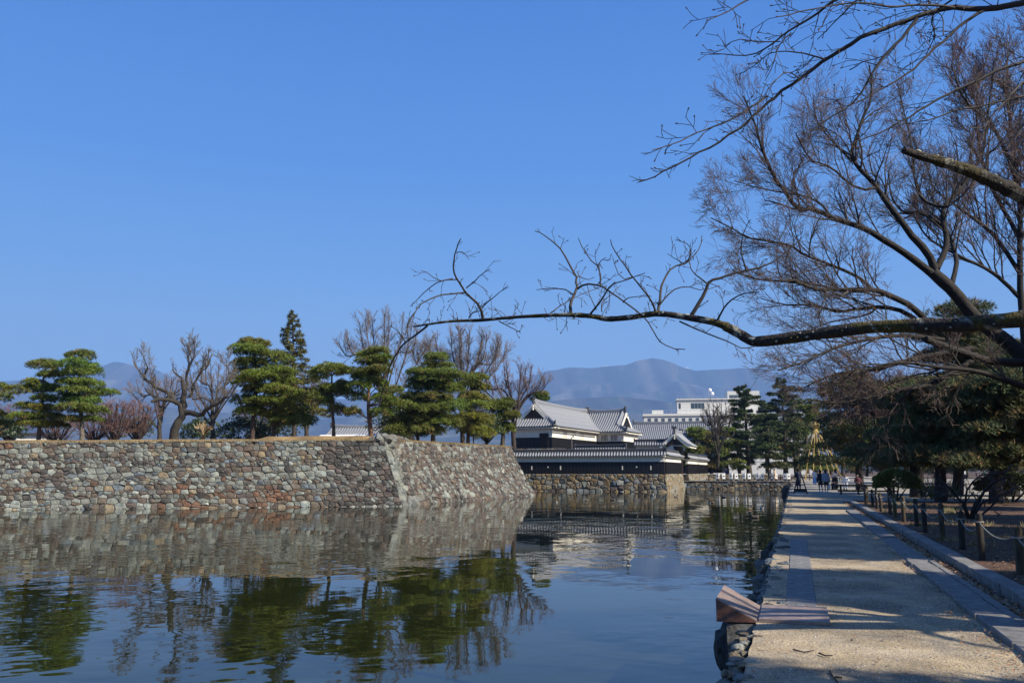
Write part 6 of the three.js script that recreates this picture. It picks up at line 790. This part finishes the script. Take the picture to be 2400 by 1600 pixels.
  if (o.hat) part('hat', new GB().add(new THREE.SphereGeometry(.125 * s, 12, 8, 0, 6.3, 0, 1.5).translate(hc.x, hc.y + .03, hc.z)).add(new THREE.CylinderGeometry(.19 * s, .2 * s, .02, 14).translate(hc.x, hc.y + .045, hc.z)), clothMat(o.hat), t);
  if (o.pack) { const g = new GB(), bb = new THREE.SphereGeometry(.17, 12, 10); bb.scale(.95 * s, 1.25 * s, .7 * s); bb.translate(0, (hipY + .28) * s, -.22 * s); g.add(bb); part('backpack', g, clothMat(o.pack), t); }
  return t;
}
const at = (px, py, y = .8) => { const g = G(px, py, y); g.y = y; return g; };
const NAVY = [.02, .025, .045], BLK = [.012, .012, .014], GREY = [.3, .3, .33], WHT = [.72, .72, .72];
person('person in a dark suit standing behind the black folding sign', W(71, .25, .8), Math.PI - .3, { h: 1.7, top: NAVY, low: NAVY, armL: 'bent', armR: 'bent' });
person('person in a pale blue dress raising a hand, farther back on the plaza', W(106, 2.15, .8), -.4, { h: 1.6, top: WHT, low: [.28, .45, .66], skirt: .74, long: .25, armL: 'up', shoe: WHT });
person('schoolgirl seen from behind with a big black backpack and skirt', at(1925, 1153.5), Math.PI + .2, { h: 1.58, top: NAVY, low: BLK, skirt: .3, pack: BLK, shoe: WHT, long: .12 });
person('schoolgirl in a grey hooded top holding a white bag', at(1938, 1154), Math.PI - .5, { h: 1.62, top: GREY, low: BLK, skirt: .3, shoe: WHT, long: .18, loose: .04 });
person('person in a white shirt and long black skirt facing the bench', at(1960, 1147), -Math.PI * .6, { h: 1.62, top: WHT, low: BLK, skirt: .74, armL: 'bent', armR: 'bent', top_name: 'shirt', long: .2 });
{ const p = at(1944, 1154), t = thing('carrier_bag', 'white carrier bag hanging by the schoolgirl in grey', 'bag', V(p.x, 1.0, p.z)); const b = new THREE.SphereGeometry(.16, 12, 10); b.scale(.8, 1.3, .45); b.translate(0, .22, 0); part('bag_body', new GB().add(b), M.lamp, t); for (const s of [-.05, .05]) part('handle', new GB().tube([V(s, .38, 0), V(s * .6, .5, 0), V(s * .2, .56, 0)], [.012, .012, .01], 5), M.lamp, t); }
{ const b = at(1988, 1148), t = thing('bench', 'low wooden bench under the pine where people sit', 'bench', b, -AZ - .2); part('seat', new GB().box(-1.5, 1.5, .38, .46, -.22, .22), M.post, t); for (const x of [-1.2, 1.2]) for (const z of [-.15, .15]) part('leg', new GB().box(x - .05, x + .05, 0, .38, z - .05, .05 + z), M.postdark, t);
  [[-.95, 'seated person with a white hat at the left of the bench', { top: BLK, low: NAVY, hat: WHT }], [-.1, 'seated person in a white top and pale trousers on the bench', { top: WHT, low: [.5, .53, .58], long: .2 }], [.8, 'seated person in dark clothes at the right of the bench', { top: [.1, .03, .035], low: BLK }]].forEach(([x, l, o]) => { const q = V(x, 0, .05).applyAxisAngle(V(0, 1, 0), -AZ - .2).add(b); person(l, q, -AZ - .2 + .3 * x, { h: 1.6, sit: true, armL: 'lap', armR: 'lap', ...o }); }); }
person('person in black and white walking on the causeway behind the lanterns', W(118, -3.2, .98), 1.2, { h: 1.7, top: BLK, low: BLK, top_name: 'coat', stride: .12 });
person('person in a beige coat walking on the causeway behind the lanterns', W(118.4, -2.5, .98), 1.2, { h: 1.62, top: [.5, .38, .26], low: [.55, .45, .34], skirt: .55, long: .2 });
person('person in a blue jacket far beyond the causeway by the cedar', W(140, -14.2 + 4, .95), .3, { h: 1.7, top: [.03, .06, .12], low: BLK });
[[2192, 1122, BLK, BLK, 'distant person in black left of the twisted shrub on the plaza'], [2246, 1124, [.06, .1, .3], NAVY, 'distant person in blue crossing the plaza behind the twisted shrub'], [2262, 1122, WHT, BLK, 'distant person in white crossing the plaza behind the twisted shrub'], [2310, 1124, [.04, .12, .1], BLK, 'distant person in dark green between the garden trunks'], [2335, 1121, BLK, [.3, .3, .32], 'distant person in black with grey trousers near the thick garden trunk']].forEach(([x, y, top, low, l], k) => person(l, at(x, y), k * 1.3, { h: 1.62 + .03 * k, top, low, stride: .1 }));
function bird(name, label, p, turn, o) {
  const t = thing(name, label, o.cat, p, turn, o.group), g = (c, r) => iso(un(c, .05), V(0, .1, 0), r);
  if (o.cat === 'duck') { // floating, facing +z
    part('body', g([cap(V(0, .04, -.12), V(0, .05, .1), .075, .085), cap(V(0, .08, -.2), V(0, .05, -.12), .02, .06)], .4), o.m, t); part('head', g([cap(V(0, .09, .14), V(0, .2, .19), .035, .035), cap(V(0, .2, .19), V(0, .205, .21), .046, .042)], .4), o.h, t); part('bill', new GB().bar(V(0, .2, .235), V(0, .19, .3), .04, .02), M.straw, t);
  } else { part('body', g([cap(V(0, .3, -.1), V(0, .4, .1), .06, .09), cap(V(0, .27, -.22), V(0, .3, -.1), .02, .05), cap(V(0, .44, .12), V(0, .62, .1), .03, .024), cap(V(0, .62, .1), V(0, .66, .14), .026, .034)], .75), o.m, t); for (const s of [-.04, .04]) part('leg', new GB().bar(V(s, 0, 0), V(s, .32, 0), .014, .014), M.black, t); part('bill', new GB().bar(V(0, .65, .16), V(0, .63, .27), .018, .014), M.straw, t); }
}
const DK = clothMat([.09, .07, .05]), DH = clothMat([.03, .06, .045]), DG = clothMat([.35, .33, .3]);
[[1304, 1178], [1377, 1173], [1436, 1172.5], [1530, 1159], [1585, 1165], [1611, 1164], [1663, 1179], [1673, 1178.5], [1696, 1166], [1730, 1170], [1758, 1194], [1770, 1214], [1786, 1192]].forEach(([x, y], k) => { const p = G(x, y, 0); bird('duck', `small duck on the moat, ${['first', 'second', 'third', 'fourth', 'fifth', 'sixth', 'seventh', 'eighth', 'ninth', 'tenth', 'eleventh', 'twelfth', 'thirteenth'][k]} from the left`, p, k * 2.1, { cat: 'duck', m: k % 3 ? DK : DG, h: k % 2 ? DH : DK, group: 'ducks on the moat' }); });
{ const p = G(809, 1182, .12); bird('egret', 'white egret standing at the foot of the long stone wall', V(p.x, .12, p.z), 1.2, { cat: 'egret', m: M.lamp }); const s = thing('waterside_stone', 'flat stone under the white egret at the wall foot', 'stone', V(p.x, 0, p.z)); part('stone', rock(mul(8), .3, 1.3, .45, 1), M.stone.grey, s); }
renderer.render(scene, camera);
